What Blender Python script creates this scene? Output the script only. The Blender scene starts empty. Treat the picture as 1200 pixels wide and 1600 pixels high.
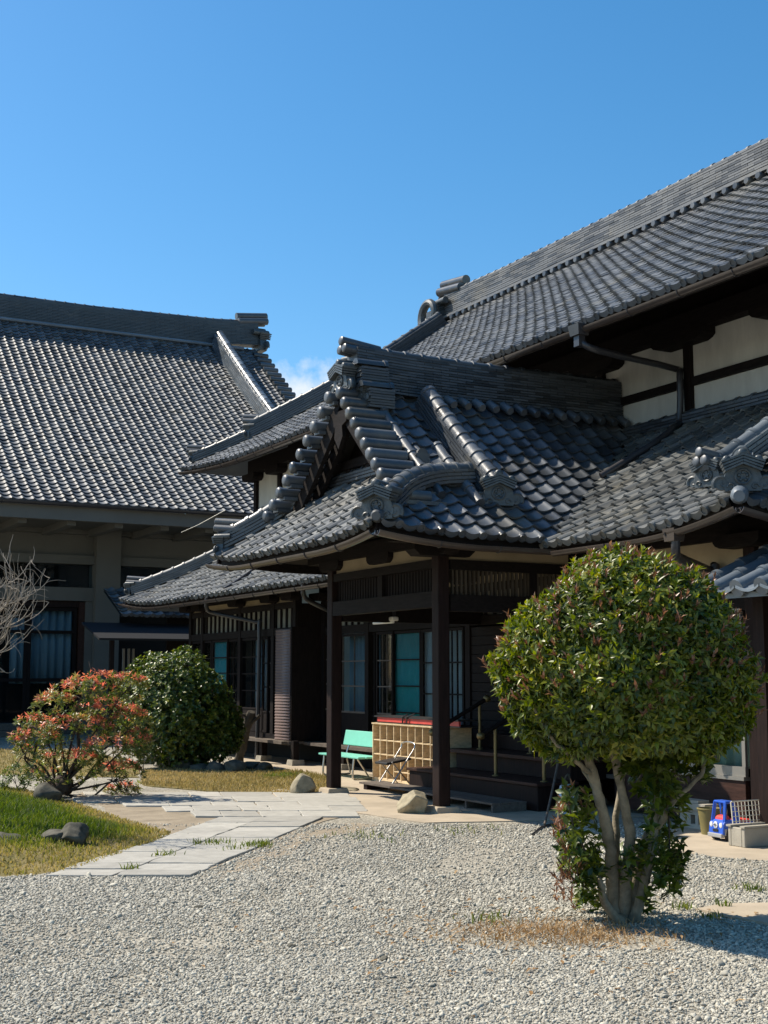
import bpy, math, random
import numpy as np
from mathutils import Vector, Matrix
random.seed(7); np.random.seed(7)
R=math.radians
scene=bpy.context.scene
# ------------------------------------------------------------------ camera
F=2050.0; HZ=1055.0; CH=1.6                      # focal length and horizon in photo pixels, eye height in metres
PITCH=math.atan((HZ-800)/F); YAW=R(28.3)
cam=bpy.data.cameras.new('camera'); cam.sensor_fit='VERTICAL'; cam.sensor_height=36; cam.sensor_width=27
cam.lens=36*F/1600; cam.clip_end=3000; cam.clip_start=.1
camo=bpy.data.objects.new('camera',cam); scene.collection.objects.link(camo)
camo.location=(0,0,CH); camo.rotation_euler=(math.pi/2+PITCH,0,-YAW); scene.camera=camo
# ------------------------------------------------------------------ light
SUN_EL=R(50); SUN_AZ=R(41)                       # azimuth measured from +Y towards -X
sdir=Vector((-math.sin(SUN_AZ)*math.cos(SUN_EL), math.cos(SUN_AZ)*math.cos(SUN_EL), math.sin(SUN_EL)))
world=bpy.data.worlds.new('World'); scene.world=world; world.use_nodes=True
wn=world.node_tree.nodes; wl=world.node_tree.links; wn.clear()
wo=wn.new('ShaderNodeOutputWorld'); bg=wn.new('ShaderNodeBackground'); sky=wn.new('ShaderNodeTexSky')
sky.sky_type='NISHITA'; sky.sun_disc=False; sky.sun_elevation=SUN_EL; sky.sun_rotation=-SUN_AZ
sky.air_density=1.0; sky.dust_density=0.7; sky.ozone_density=3.0; sky.altitude=50
bg.inputs['Strength'].default_value=0.100
# low fair-weather clouds near the horizon, all round
tc=wn.new('ShaderNodeTexCoord'); sep=wn.new('ShaderNodeSeparateXYZ'); wl.new(tc.outputs['Generated'],sep.inputs[0])
nz=wn.new('ShaderNodeTexNoise'); nz.inputs['Scale'].default_value=26; nz.inputs['Detail'].default_value=8; nz.inputs['Roughness'].default_value=.6
wl.new(tc.outputs['Generated'],nz.inputs['Vector'])
CLOUD=Vector((.402,.893,.196)).normalized()       # one small fair-weather cloud low over the roofs
dv=wn.new('ShaderNodeVectorMath'); dv.operation='SUBTRACT'; wl.new(tc.outputs['Generated'],dv.inputs[0]); dv.inputs[1].default_value=CLOUD
ds=wn.new('ShaderNodeVectorMath'); ds.operation='MULTIPLY'; wl.new(dv.outputs[0],ds.inputs[0]); ds.inputs[1].default_value=(1,1,1.5)
dl=wn.new('ShaderNodeVectorMath'); dl.operation='LENGTH'; wl.new(ds.outputs[0],dl.inputs[0])
m1=wn.new('ShaderNodeMath'); m1.operation='MULTIPLY_ADD'; wl.new(dl.outputs['Value'],m1.inputs[0]); m1.inputs[1].default_value=-6.5; m1.inputs[2].default_value=.17
m2=wn.new('ShaderNodeMath'); m2.operation='ADD'; wl.new(m1.outputs[0],m2.inputs[0]); wl.new(nz.outputs['Fac'],m2.inputs[1])
cr=wn.new('ShaderNodeMapRange'); cr.inputs['From Min'].default_value=.22; cr.inputs['From Max'].default_value=.5; cr.inputs['To Max'].default_value=.9; cr.clamp=True
wl.new(m2.outputs[0],cr.inputs['Value'])
hs=wn.new('ShaderNodeHueSaturation'); hs.inputs['Saturation'].default_value=1.32; hs.inputs['Hue'].default_value=.492; hs.inputs['Value'].default_value=1.18
wl.new(sky.outputs[0],hs.inputs['Color'])
mixw=wn.new('ShaderNodeMixRGB'); mixw.inputs['Color2'].default_value=(6.2,6.6,7.2,1)
wl.new(cr.outputs[0],mixw.inputs['Fac']); wl.new(hs.outputs[0],mixw.inputs['Color1'])
wl.new(mixw.outputs[0],bg.inputs['Color']); wl.new(bg.outputs[0],wo.inputs['Surface'])
sl=bpy.data.lights.new('sun','SUN'); sl.energy=5.0; sl.angle=R(.53); sl.color=(1,.91,.77)
so=bpy.data.objects.new('sun',sl); scene.collection.objects.link(so); so.location=(-20,35,40)
so.rotation_euler=sdir.to_track_quat('Z','Y').to_euler()
scene.view_settings.view_transform='Standard'; scene.view_settings.look='None'; scene.view_settings.exposure=0.56; scene.view_settings.gamma=1
scene.cycles.max_bounces=6; scene.cycles.transparent_max_bounces=12; scene.cycles.glossy_bounces=3; scene.cycles.transmission_bounces=3
# ------------------------------------------------------------------ photo pixel -> direction helpers
fwv=np.array([math.sin(YAW)*math.cos(PITCH),math.cos(YAW)*math.cos(PITCH),math.sin(PITCH)])
rtv=np.array([math.cos(YAW),-math.sin(YAW),0.0]); upv=np.cross(rtv,fwv); CP=np.array([0,0,CH])
def ray(x,y): return fwv+rtv*(x-600)/F-upv*(y-800)/F
def onz(x,y,z=0.0): d=ray(x,y); return CP+d*((z-CH)/d[2])
def onx(x,y,X): d=ray(x,y); return CP+d*(X/d[0])
def ony(x,y,Y): d=ray(x,y); return CP+d*(Y/d[1])
def proj(p):
    v=np.asarray(p,float)-CP; w=v@fwv; return 600+F*(v@rtv)/w, 800-F*(v@upv)/w, w
# ------------------------------------------------------------------ object helpers
COL=scene.collection
WM={}                                            # world matrix of every object that can be a parent
def link(o,parent=None,mw=None):
    COL.objects.link(o); mw=mw or Matrix.Identity(4); WM[o.name]=mw
    if parent is not None:
        o.parent=parent; o.matrix_parent_inverse=WM[parent.name].inverted()
    o.matrix_basis=mw
    return o
def tag(o,label=None,cat=None,group=None,kind=None):
    if label: o['label']=label
    if cat: o['category']=cat
    if group: o['group']=group
    if kind: o['kind']=kind
    return o
def empty(name,loc,label,cat,group=None):
    o=bpy.data.objects.new(name,None); o.empty_display_size=.2
    link(o,None,Matrix.Translation(Vector(loc))); return tag(o,label,cat,group)
def inst(name,mesh,mw,parent=None):
    return link(bpy.data.objects.new(name,mesh),parent,mw)
def V3(p): return Vector((float(p[0]),float(p[1]),float(p[2])))
class MB:
    def __init__(s): s.v=[]; s.f=[]
    def add(s,vs,fs):
        b=len(s.v); s.v.extend([tuple(map(float,p)) for p in vs]); s.f.extend([tuple(i+b for i in f) for f in fs]); return s
    def box(s,lo,hi):
        x0,y0,z0=lo; x1,y1,z1=hi
        return s.add([(x0,y0,z0),(x1,y0,z0),(x1,y1,z0),(x0,y1,z0),(x0,y0,z1),(x1,y0,z1),(x1,y1,z1),(x0,y1,z1)],
          [(0,3,2,1),(4,5,6,7),(0,1,5,4),(1,2,6,5),(2,3,7,6),(3,0,4,7)])
    def cbox(s,c,size,rot=None,taper=1.0):
        hx,hy,hz=[q/2 for q in size]; vs=[]
        for z,t in ((-hz,1.0),(hz,taper)):
            for x,y in ((-hx,-hy),(hx,-hy),(hx,hy),(-hx,hy)):
                p=Vector((x*t,y*t,z)); p=(rot@p) if rot is not None else p; vs.append(tuple(p+Vector(c)))
        return s.add(vs,[(0,3,2,1),(4,5,6,7),(0,1,5,4),(1,2,6,5),(2,3,7,6),(3,0,4,7)])
    def beam(s,p0,p1,w,h,up=(0,0,1)):
        p0=V3(p0);p1=V3(p1);d=(p1-p0).normalized();up=Vector(up);r=d.cross(up)
        if r.length<1e-4: r=d.cross(Vector((1,0,0)))
        r.normalize();u=r.cross(d).normalized(); vs=[]
        for p in (p0,p1):
            for a,b in ((-1,-1),(1,-1),(1,1),(-1,1)): vs.append(tuple(p+r*(a*w/2)+u*(b*h/2)))
        return s.add(vs,[(0,1,2,3),(7,6,5,4),(0,4,5,1),(1,5,6,2),(2,6,7,3),(3,7,4,0)])
    def tube(s,path,r,n=8,caps=True,closed=False):
        path=[V3(p) for p in path]; m=len(path); rs=r if hasattr(r,'__len__') else [r]*m
        rings=[]; prev=None
        for i,p in enumerate(path):
            if closed: d=(path[(i+1)%m]-path[i-1])
            else: d=(path[min(i+1,m-1)]-path[max(i-1,0)])
            d.normalize()
            if prev is None:
                a=d.cross(Vector((0,0,1)))
                if a.length<.05: a=d.cross(Vector((1,0,0)))
            else: a=prev-d*prev.dot(d)
            a.normalize(); prev=a; b=d.cross(a)
            rings.append([tuple(p+(a*math.cos(2*math.pi*k/n)+b*math.sin(2*math.pi*k/n))*rs[i]) for k in range(n)])
        vs=[q for ring in rings for q in ring]; fs=[]
        for i in range(m if closed else m-1):
            j=(i+1)%m
            for k in range(n):
                fs.append((i*n+k,i*n+(k+1)%n,j*n+(k+1)%n,j*n+k))
        if caps and not closed: fs.append(tuple(range(n))[::-1]); fs.append(tuple((m-1)*n+k for k in range(n)))
        return s.add(vs,fs)
    def lathe(s,prof,n=16,mat=None):          # profile of (r,z), axis +z, then matrix
        vs=[];fs=[]
        for r,z in prof:
            for k in range(n):
                p=Vector((r*math.cos(2*math.pi*k/n),r*math.sin(2*math.pi*k/n),z)); p=(mat@p) if mat else p; vs.append(tuple(p))
        for i in range(len(prof)-1):
            for k in range(n): fs.append((i*n+k,i*n+(k+1)%n,(i+1)*n+(k+1)%n,(i+1)*n+k))
        fs.append(tuple(range(n))[::-1]); fs.append(tuple((len(prof)-1)*n+k for k in range(n)))
        return s.add(vs,fs)
    def prism(s,poly,mat,d):                    # polygon (x,y) extruded to z=d, then matrix
        n=len(poly); vs=[tuple(mat@Vector((x,y,0))) for x,y in poly]+[tuple(mat@Vector((x,y,d))) for x,y in poly]
        return s.add(vs,[tuple(range(n))[::-1],tuple(range(n,2*n))]+[(i,(i+1)%n,n+(i+1)%n,n+i) for i in range(n)])
    def mesh(s,name,mat=None,smooth=0,center=False):
        v=np.array(s.v,float).reshape(-1,3); c=np.zeros(3)
        if center and len(v):
            c=np.array([(v[:,0].min()+v[:,0].max())/2,(v[:,1].min()+v[:,1].max())/2,v[:,2].min()]); v=v-c
        m=bpy.data.meshes.new(name); m.from_pydata(v.tolist(),[],s.f); m.update()
        if mat is not None: m.materials.append(mat)
        if smooth:
            m.polygons.foreach_set('use_smooth',[True]*len(m.polygons)); m.set_sharp_from_angle(angle=R(smooth))
        return (m,c) if center else m
    def build(s,name,mat,parent=None,smooth=0,bevel=0):
        m,c=s.mesh(name,mat,smooth,True)
        o=inst(name,m,Matrix.Translation(Vector(c)),parent)
        if bevel:
            b=o.modifiers.new('bevel','BEVEL'); b.width=bevel; b.segments=2; b.limit_method='ANGLE'
        return o
def np_mesh(name,v,f,mat,smooth=False):         # big meshes: v (n,3), f (m,k) same k
    m=bpy.data.meshes.new(name); k=f.shape[1]
    m.vertices.add(len(v)); m.vertices.foreach_set('co',np.ascontiguousarray(v,dtype=np.float32).ravel())
    m.loops.add(f.size); m.loops.foreach_set('vertex_index',np.ascontiguousarray(f,dtype=np.int32).ravel())
    m.polygons.add(len(f)); m.polygons.foreach_set('loop_start',np.arange(0,f.size,k,dtype=np.int32))
    if smooth: m.polygons.foreach_set('use_smooth',np.ones(len(f),dtype=bool))
    m.update(); m.validate(); m.materials.append(mat); return m
# ------------------------------------------------------------------ materials
def mat(name,col,rough=.6,spec=.5,metal=0,var=0.0,scale=6,bump=0,bscale=40,col2=None,objvar=0,stretch=None,trans=0):
    m=bpy.data.materials.new(name); m.use_nodes=True; nt=m.node_tree; n=nt.nodes; l=nt.links
    b=n['Principled BSDF']; b.inputs['Roughness'].default_value=rough; b.inputs['Metallic'].default_value=metal
    b.inputs['Specular IOR Level'].default_value=spec
    c=tuple(col)+(1,); geo=n.new('ShaderNodeNewGeometry'); src=geo.outputs['Position']
    if stretch:
        mpn=n.new('ShaderNodeMapping'); mpn.inputs['Scale'].default_value=stretch; l.new(src,mpn.inputs[0]); src=mpn.outputs[0]
    out=None
    if var or col2:
        t=n.new('ShaderNodeTexNoise'); t.inputs['Scale'].default_value=scale; t.inputs['Detail'].default_value=6; t.inputs['Roughness'].default_value=.65; l.new(src,t.inputs['Vector'])
        r=n.new('ShaderNodeMapRange'); r.inputs['From Min'].default_value=.3; r.inputs['From Max'].default_value=.7; l.new(t.outputs['Fac'],r.inputs['Value'])
        mx=n.new('ShaderNodeMixRGB'); l.new(r.outputs[0],mx.inputs['Fac'])
        c2=tuple(col2)+(1,) if col2 else tuple(min(1,q*(1+var)) for q in col)+(1,)
        mx.inputs['Color1'].default_value=tuple(q*(1-var) for q in col)+(1,); mx.inputs['Color2'].default_value=c2
        out=mx.outputs[0]
    if objvar:
        oi=n.new('ShaderNodeObjectInfo'); mr=n.new('ShaderNodeMapRange'); l.new(oi.outputs['Random'],mr.inputs['Value'])
        mr.inputs['To Min'].default_value=1-objvar; mr.inputs['To Max'].default_value=1+objvar
        h=n.new('ShaderNodeHueSaturation'); l.new(mr.outputs[0],h.inputs['Value'])
        if out: l.new(out,h.inputs['Color'])
        else: h.inputs['Color'].default_value=c
        out=h.outputs[0]
    if out: l.new(out,b.inputs['Base Color'])
    else: b.inputs['Base Color'].default_value=c
    if bump:
        t2=n.new('ShaderNodeTexNoise'); t2.inputs['Scale'].default_value=bscale; t2.inputs['Detail'].default_value=5; l.new(src,t2.inputs['Vector'])
        bp=n.new('ShaderNodeBump'); bp.inputs['Strength'].default_value=bump; bp.inputs['Distance'].default_value=.01
        l.new(t2.outputs['Fac'],bp.inputs['Height']); l.new(bp.outputs[0],b.inputs['Normal'])
    if trans:
        b.inputs['Transmission Weight'].default_value=trans
    return m
def tile_mat(name,base,rough,lich=.5):
    # fired grey clay: per-tile tone from its own attribute, lichen and weather marks from noise
    m=mat(name,base,rough=rough,spec=.65,var=.22,scale=1.7,bump=.16,bscale=55)
    nt=m.node_tree; n=nt.nodes; l=nt.links; b=n['Principled BSDF']
    src=b.inputs['Base Color'].links[0].from_socket
    at=n.new('ShaderNodeAttribute'); at.attribute_name='tone'; oi=n.new('ShaderNodeObjectInfo')
    ad=n.new('ShaderNodeMath'); ad.operation='ADD'; l.new(at.outputs['Fac'],ad.inputs[0]); l.new(oi.outputs['Random'],ad.inputs[1])
    fr=n.new('ShaderNodeMath'); fr.operation='FRACT'; l.new(ad.outputs[0],fr.inputs[0])
    mr=n.new('ShaderNodeMapRange'); l.new(fr.outputs[0],mr.inputs['Value']); mr.inputs['To Min'].default_value=.55; mr.inputs['To Max'].default_value=1.5
    h=n.new('ShaderNodeHueSaturation'); l.new(src,h.inputs['Color']); l.new(mr.outputs[0],h.inputs['Value'])
    g=n.new('ShaderNodeNewGeometry'); t=n.new('ShaderNodeTexNoise'); t.inputs['Scale'].default_value=1.1; t.inputs['Detail'].default_value=8; t.inputs['Roughness'].default_value=.7
    l.new(g.outputs['Position'],t.inputs['Vector'])
    r=n.new('ShaderNodeMapRange'); r.inputs['From Min'].default_value=.52; r.inputs['From Max'].default_value=.72; r.inputs['To Max'].default_value=lich; l.new(t.outputs['Fac'],r.inputs['Value'])
    mx=n.new('ShaderNodeMixRGB'); mx.inputs['Color2'].default_value=(.21,.185,.13,1); l.new(r.outputs[0],mx.inputs['Fac']); l.new(h.outputs[0],mx.inputs['Color1'])
    l.new(mx.outputs[0],b.inputs['Base Color'])
    r2=n.new('ShaderNodeMapRange'); l.new(fr.outputs[0],r2.inputs['Value']); r2.inputs['To Min'].default_value=rough-.07; r2.inputs['To Max'].default_value=rough+.12
    l.new(r2.outputs[0],b.inputs['Roughness'])
    return m
M={}
M['tile']=tile_mat('kawara_tile',(.058,.066,.076),.38,.4)
M['tile_old']=tile_mat('kawara_tile_weathered',(.080,.087,.094),.50,.45)
M['tile_lichen']=tile_mat('kawara_tile_lichen',(.105,.109,.106),.42,.6)
M['tile_ridge_shade']=tile_mat('ridge_tile_shaded',(.042,.050,.058),.45,.25)  # darker than the roof tiles: the ridges' shade is painted into the colour
M['tile_new']=tile_mat('kawara_tile_blue_grey',(.10,.12,.14),.34,.15)
M['oni']=mat('ornament_tile',(.060,.070,.074),.45,.55,var=.45,scale=14,bump=.3,bscale=60)
M['deck']=mat('roof_underlay',(.03,.026,.022),.8)
M['wood']=mat('old_dark_timber',(.012,.0085,.0078),.7,.14,var=.5,scale=5,stretch=(8,8,1),bump=.25,bscale=30)
M['wood_h']=mat('old_dark_timber_level',(.012,.009,.0083),.7,.14,var=.5,scale=5,stretch=(3,1,8),bump=.25,bscale=30)
M['wood_red']=mat('red_brown_timber',(.045,.021,.015),.6,.2,var=.45,scale=4,stretch=(6,1.2,9),bump=.2,bscale=30)
M['wood_post']=mat('red_brown_post',(.016,.008,.0065),.65,.18,var=.5,scale=4,stretch=(9,9,.8),bump=.2,bscale=30)
M['wood_pale']=mat('pale_pine',(.60,.46,.28),.65,.3,var=.3,scale=5,stretch=(2,2,6),bump=.1,objvar=.12)
M['wood_grey']=mat('weathered_grey_board',(.12,.10,.083),.75,.2,var=.35,scale=6,stretch=(5,1,5),bump=.2,objvar=.15)
M['wood_slat']=mat('thin_brown_slat',(.07,.055,.04),.7,.15,var=.2,scale=6,objvar=.2)
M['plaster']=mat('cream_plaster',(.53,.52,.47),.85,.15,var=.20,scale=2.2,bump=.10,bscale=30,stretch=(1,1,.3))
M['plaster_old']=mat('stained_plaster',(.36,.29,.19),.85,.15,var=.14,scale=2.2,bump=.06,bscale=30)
M['concrete']=mat('building_concrete',(.13,.128,.115),.8,.2,var=.09,scale=.9,bump=.08,bscale=20)
M['apron']=mat('worn_concrete_floor',(.40,.335,.25),.85,.2,var=.18,scale=1.6,bump=.12,bscale=45)
M['stone']=mat('grey_granite_slab',(.345,.33,.29),.85,.25,var=.14,scale=7,bump=.2,bscale=90,objvar=.13)
M['rock']=mat('garden_rock',(.30,.26,.18),.9,.2,var=.45,scale=7,bump=.5,bscale=26)
M['rock_dark']=mat('dark_mossy_rock',(.075,.07,.055),.9,.2,var=.5,scale=6,bump=.5,bscale=22,col2=(.14,.13,.10))
M['rock_pale']=mat('pale_grey_rock',(.30,.275,.225),.9,.2,var=.3,scale=6,bump=.4,bscale=22)
M['gutter']=mat('brown_metal_gutter',(.06,.046,.038),.28,.6,var=.2,scale=3)
M['pipe']=mat('dark_metal_pipe',(.035,.034,.038),.35,.5,var=.2,scale=4)
M['brass']=mat('dull_brass',(.20,.15,.065),.45,.5,metal=.6,var=.15)
M['chrome']=mat('bent_chrome_tube',(.55,.53,.5),.28,.5,metal=.9)
M['black']=mat('black_vinyl',(.022,.02,.02),.45,.5)
M['mint']=mat('mint_green_plastic',(.20,.56,.44),.4,.5,var=.06)
M['red']=mat('red_painted_wood',(.58,.075,.06),.45,.4,var=.15)
M['blue']=mat('blue_toy_plastic',(.025,.10,.52),.3,.5,var=.1)
M['red_toy']=mat('red_toy_plastic',(.72,.06,.05),.35,.5)
M['white']=mat('white_plastic',(.75,.75,.73),.4,.5)
M['grey_toy']=mat('grey_toy_plastic',(.33,.33,.33),.4,.5)
M['yellow']=mat('ochre_plastic_bin',(.20,.165,.06),.6,.4,var=.12)
M['tyre']=mat('black_toy_tyre',(.02,.02,.02),.6)
M['wire']=mat('white_coated_wire',(.62,.58,.48),.5,.4)
M['block']=mat('concrete_block',(.36,.33,.27),.9,.15,var=.15,scale=6,bump=.25,bscale=60)
M['curtain']=mat('pale_green_curtain',(.42,.60,.50),.85,.1)
M['curtain_w']=mat('white_lace_curtain',(.62,.66,.64),.9,.1)
M['curtain_b']=mat('blue_grey_curtain',(.28,.36,.40),.9,.1)
M['frost_w']=mat('frosted_white_glass',(.40,.43,.43),.8,.1)
M['teal']=mat('teal_curtain',(.04,.33,.33),.8,.1,var=.08)
M['panel_dim']=mat('grey_beige_transom_panel',(.20,.19,.155),.85,.1,var=.2,scale=4)  # mottled grey-beige, darker than the plaster
M['alum']=mat('aluminium_frame',(.30,.28,.25),.4,.5,metal=.5)
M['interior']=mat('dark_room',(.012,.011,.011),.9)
M['shutter']=mat('mauve_corrugated_metal',(.17,.122,.112),.5,.5,var=.08)
M['lamp']=mat('lamp_tube_cover',(.72,.72,.66),.35,.5)
M['bark']=mat('smooth_grey_bark',(.21,.18,.13),.9,.15,var=.5,scale=9,bump=.8,bscale=35)
M['bark_dark']=mat('dark_bark',(.07,.055,.045),.9,.2,var=.4,scale=10,bump=.4,bscale=30)
M['twig']=mat('pale_grey_twig',(.26,.225,.185),.8,.2,var=.2)
M['log']=mat('weathered_log',(.07,.062,.05),.9,.1,var=.45,scale=8,bump=.6,bscale=18)
M['canopy']=mat('dark_sheet_metal',(.016,.017,.02),.7,.2)
M['bag']=mat('pale_blue_plastic',(.45,.55,.66),.45,.4,var=.35,scale=8)
def glass_mat(name='window_glass',ior=1.5,rough=.04):
    m=bpy.data.materials.new(name); m.use_nodes=True; n=m.node_tree.nodes; l=m.node_tree.links; n.clear()
    o=n.new('ShaderNodeOutputMaterial'); t=n.new('ShaderNodeBsdfTransparent'); t.inputs['Color'].default_value=(.75,.82,.85,1)
    g=n.new('ShaderNodeBsdfGlossy'); g.inputs['Roughness'].default_value=rough; fr=n.new('ShaderNodeFresnel'); fr.inputs['IOR'].default_value=ior
    gm=n.new('ShaderNodeNewGeometry'); sb=n.new('ShaderNodeMath'); sb.operation='SUBTRACT'; sb.inputs[0].default_value=1; l.new(gm.outputs['Backfacing'],sb.inputs[1])
    ml=n.new('ShaderNodeMath'); ml.operation='MULTIPLY'; l.new(fr.outputs[0],ml.inputs[0]); l.new(sb.outputs[0],ml.inputs[1])
    mx=n.new('ShaderNodeMixShader'); l.new(ml.outputs[0],mx.inputs[0]); l.new(t.outputs[0],mx.inputs[1]); l.new(g.outputs[0],mx.inputs[2]); l.new(mx.outputs[0],o.inputs[0]); return m
M['glass']=glass_mat(); M['glass_dull']=glass_mat('figured_glass',1.14,.35)
def leaf_mat(name,ramp,rough=.38,transl=.25,spec=.5):
    m=bpy.data.materials.new(name); m.use_nodes=True; n=m.node_tree.nodes; l=m.node_tree.links; b=n['Principled BSDF']
    at=n.new('ShaderNodeAttribute'); at.attribute_name='tone'; cr=n.new('ShaderNodeValToRGB'); l.new(at.outputs['Fac'],cr.inputs[0])
    el=cr.color_ramp.elements
    while len(el)<len(ramp): el.new(.5)
    for e,(p,c) in zip(el,ramp): e.position=p; e.color=tuple(c)+(1,)
    b.inputs['Roughness'].default_value=rough; b.inputs['Specular IOR Level'].default_value=spec; l.new(cr.outputs[0],b.inputs['Base Color'])
    tr=n.new('ShaderNodeBsdfTranslucent'); hv=n.new('ShaderNodeHueSaturation'); hv.inputs['Value'].default_value=1.5; hv.inputs['Saturation'].default_value=1.15; l.new(cr.outputs[0],hv.inputs['Color']); l.new(hv.outputs[0],tr.inputs['Color'])
    mx=n.new('ShaderNodeMixShader'); mx.inputs[0].default_value=transl; l.new(b.outputs[0],mx.inputs[1]); l.new(tr.outputs[0],mx.inputs[2]); l.new(mx.outputs[0],n['Material Output'].inputs[0])
    return m
M['tile_upper']=M['tile_old']
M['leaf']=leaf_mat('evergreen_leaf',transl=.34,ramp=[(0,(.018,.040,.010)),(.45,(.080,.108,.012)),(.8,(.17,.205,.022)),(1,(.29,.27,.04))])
M['leaf_red']=leaf_mat('young_bronze_leaf',[(0,(.12,.06,.035)),(.5,(.22,.105,.06)),(1,(.33,.19,.11))])
M['leaf_pieris']=leaf_mat('red_tipped_leaf',transl=.42,ramp=[(0,(.05,.085,.02)),(.3,(.15,.18,.04)),(.55,(.36,.28,.10)),(.68,(.50,.20,.12)),(1,(.72,.24,.18))])
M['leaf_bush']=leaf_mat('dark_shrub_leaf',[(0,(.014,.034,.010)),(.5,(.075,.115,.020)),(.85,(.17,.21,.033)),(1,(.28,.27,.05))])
M['grass']=leaf_mat('lawn_grass',[(0,(.05,.08,.014)),(.35,(.10,.145,.022)),(.7,(.20,.20,.045)),(1,(.33,.26,.10))],.6,.4,.3)
M['drygrass']=leaf_mat('dry_grass',[(0,(.16,.14,.045)),(.3,(.30,.24,.10)),(.7,(.42,.32,.15)),(1,(.52,.39,.20))],.75,.3,.2)
# ------------------------------------------------------------------ tiled roofs
class Slope:
    def __init__(s,O,V,z0,a,b,sori=None):
        s.O=np.array([O[0],O[1],0.0]); s.V=np.array([V[0],V[1],0.0]); s.U=np.array([V[1],-V[0],0.0]); s.z0=z0;s.a=a;s.b=b; s.sori=sori
    def z(s,u,v):
        z=s.z0+s.a*v+s.b*v*v
        return z+(s.sori(u,v) if s.sori else 0)
    def pt(s,u,v,dz=0.0):
        p=s.O+s.U*u+s.V*v; return np.array([p[0],p[1],s.z(u,v)+dz])
    def frame(s,u,v):
        e=.02; tu=s.pt(u+e,v)-s.pt(u-e,v); tv=s.pt(u,v+e)-s.pt(u,v-e)
        tv/=np.linalg.norm(tv); tu-=tv*(tu@tv); tu/=np.linalg.norm(tu); n=np.cross(tu,tv)
        return tu,tv,n
def vrow(S,v): return math.sqrt(1+(S.a+2*S.b*v)**2)
TW=.27; TE=.225
def tile_shape(w=TW,L=.275,eave=False,jit=0.0,roll=.029,pan=.026):
    ss=[0,.14,.28,.42,.56,.68,.745,.81,.875,.94,1.0]
    def pz(q): return .012-pan*math.sin(math.pi*q/.68) if q<.68 else .012+roll*math.sin(math.pi*(q-.68)/.32)
    top=[]; 
    for y,lift in ((0,.046),(L,.004)):
        for q in ss: top.append(((q-.5)*w*1.03,y,pz(q)+lift+jit*(q-.5)))
    n=len(ss); b=MB(); th=.024
    vs=top+[(x,y,z-th) for x,y,z in top[:n]]
    fs=[(i,i+1,n+i+1,n+i) for i in range(n-1)]+[(2*n+i,2*n+i+1,i+1,i) for i in range(n-1)]+[(0,n,2*n)]+[(n-1,3*n-1,2*n-1)]
    b.add(vs,fs)
    if eave:
        m=6; pts=[((q-.5)*w*1.03,-.004,pz(q)+.042) for q in ss[:6]]
        low=[(x,-.004,z-.045-.022*math.sin(math.pi*i/5)) for i,(x,y,z) in enumerate(pts)]
        b.add(pts+low,[(6+i,7+i,i+1,i) for i in range(5)])
        c=((.84-.5)*w*1.03,.012); k=12; r=.052
        disc=[(c[0]+r*math.cos(2*math.pi*i/k),-.018,c[1]+.018+r*math.sin(2*math.pi*i/k)) for i in range(k)]
        back=[(x,.03,z) for x,y,z in disc]
        inn=[(c[0]+r*.68*math.cos(2*math.pi*i/k),-.018,c[1]+.018+r*.68*math.sin(2*math.pi*i/k)) for i in range(k)]
        dp=[(x,-.008,z) for x,y,z in inn]
        b.add(disc+back+inn+dp,[(k+i,i,(i+1)%k,k+(i+1)%k)[::-1] for i in range(k)]+[(i,(i+1)%k,2*k+(i+1)%k,2*k+i) for i in range(k)]+[(2*k+i,2*k+(i+1)%k,3*k+(i+1)%k,3*k+i) for i in range(k)]+[tuple(range(3*k,4*k))])
    return b
_tm={}
def tile_meshes(key,matl,eave=False,**kw):
    k=(key,eave)
    if k not in _tm: _tm[k]=[tile_shape(eave=eave,jit=j,**kw).mesh('eave_tile' if eave else 'roof_tile',matl,40) for j in (-.008,0,.008)]
    return _tm[k]
def mat4(tu,tv,n,p):
    return Matrix(((tu[0],tv[0],n[0],p[0]),(tu[1],tv[1],n[1],p[1]),(tu[2],tv[2],n[2],p[2]),(0,0,0,1)))
def join_insts(name,items,matl,parent,kind='stuff'):
    # items: list of (mesh, Matrix); joined as one mesh with a tone per piece
    if not items: return None
    Vs=[];Fs=[];T=[];off=0;cache={}
    for me,mw in items:
        if me.name not in cache:
            v=np.zeros(len(me.vertices)*3); me.vertices.foreach_get('co',v); cache[me.name]=(v.reshape(-1,3),[tuple(p.vertices) for p in me.polygons])
        v,f=cache[me.name]; A=np.array(mw); Vs.append(v@A[:3,:3].T+A[:3,3]); Fs.extend([tuple(i+off for i in q) for q in f]); T.append(np.full(len(v),random.random())); off+=len(v)
    m=bpy.data.meshes.new(name); Vc=np.concatenate(Vs); c=Vc.mean(0); m.from_pydata((Vc-c).tolist(),[],Fs); m.update(); m.materials.append(matl)
    a=m.attributes.new('tone','FLOAT','POINT'); a.data.foreach_set('value',np.concatenate(T).astype(np.float32))
    m.polygons.foreach_set('use_smooth',[True]*len(m.polygons)); m.set_sharp_from_angle(angle=R(40))
    o=inst(name,m,Matrix.Translation(Vector(c)),parent); o['kind']=kind; return o
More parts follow.
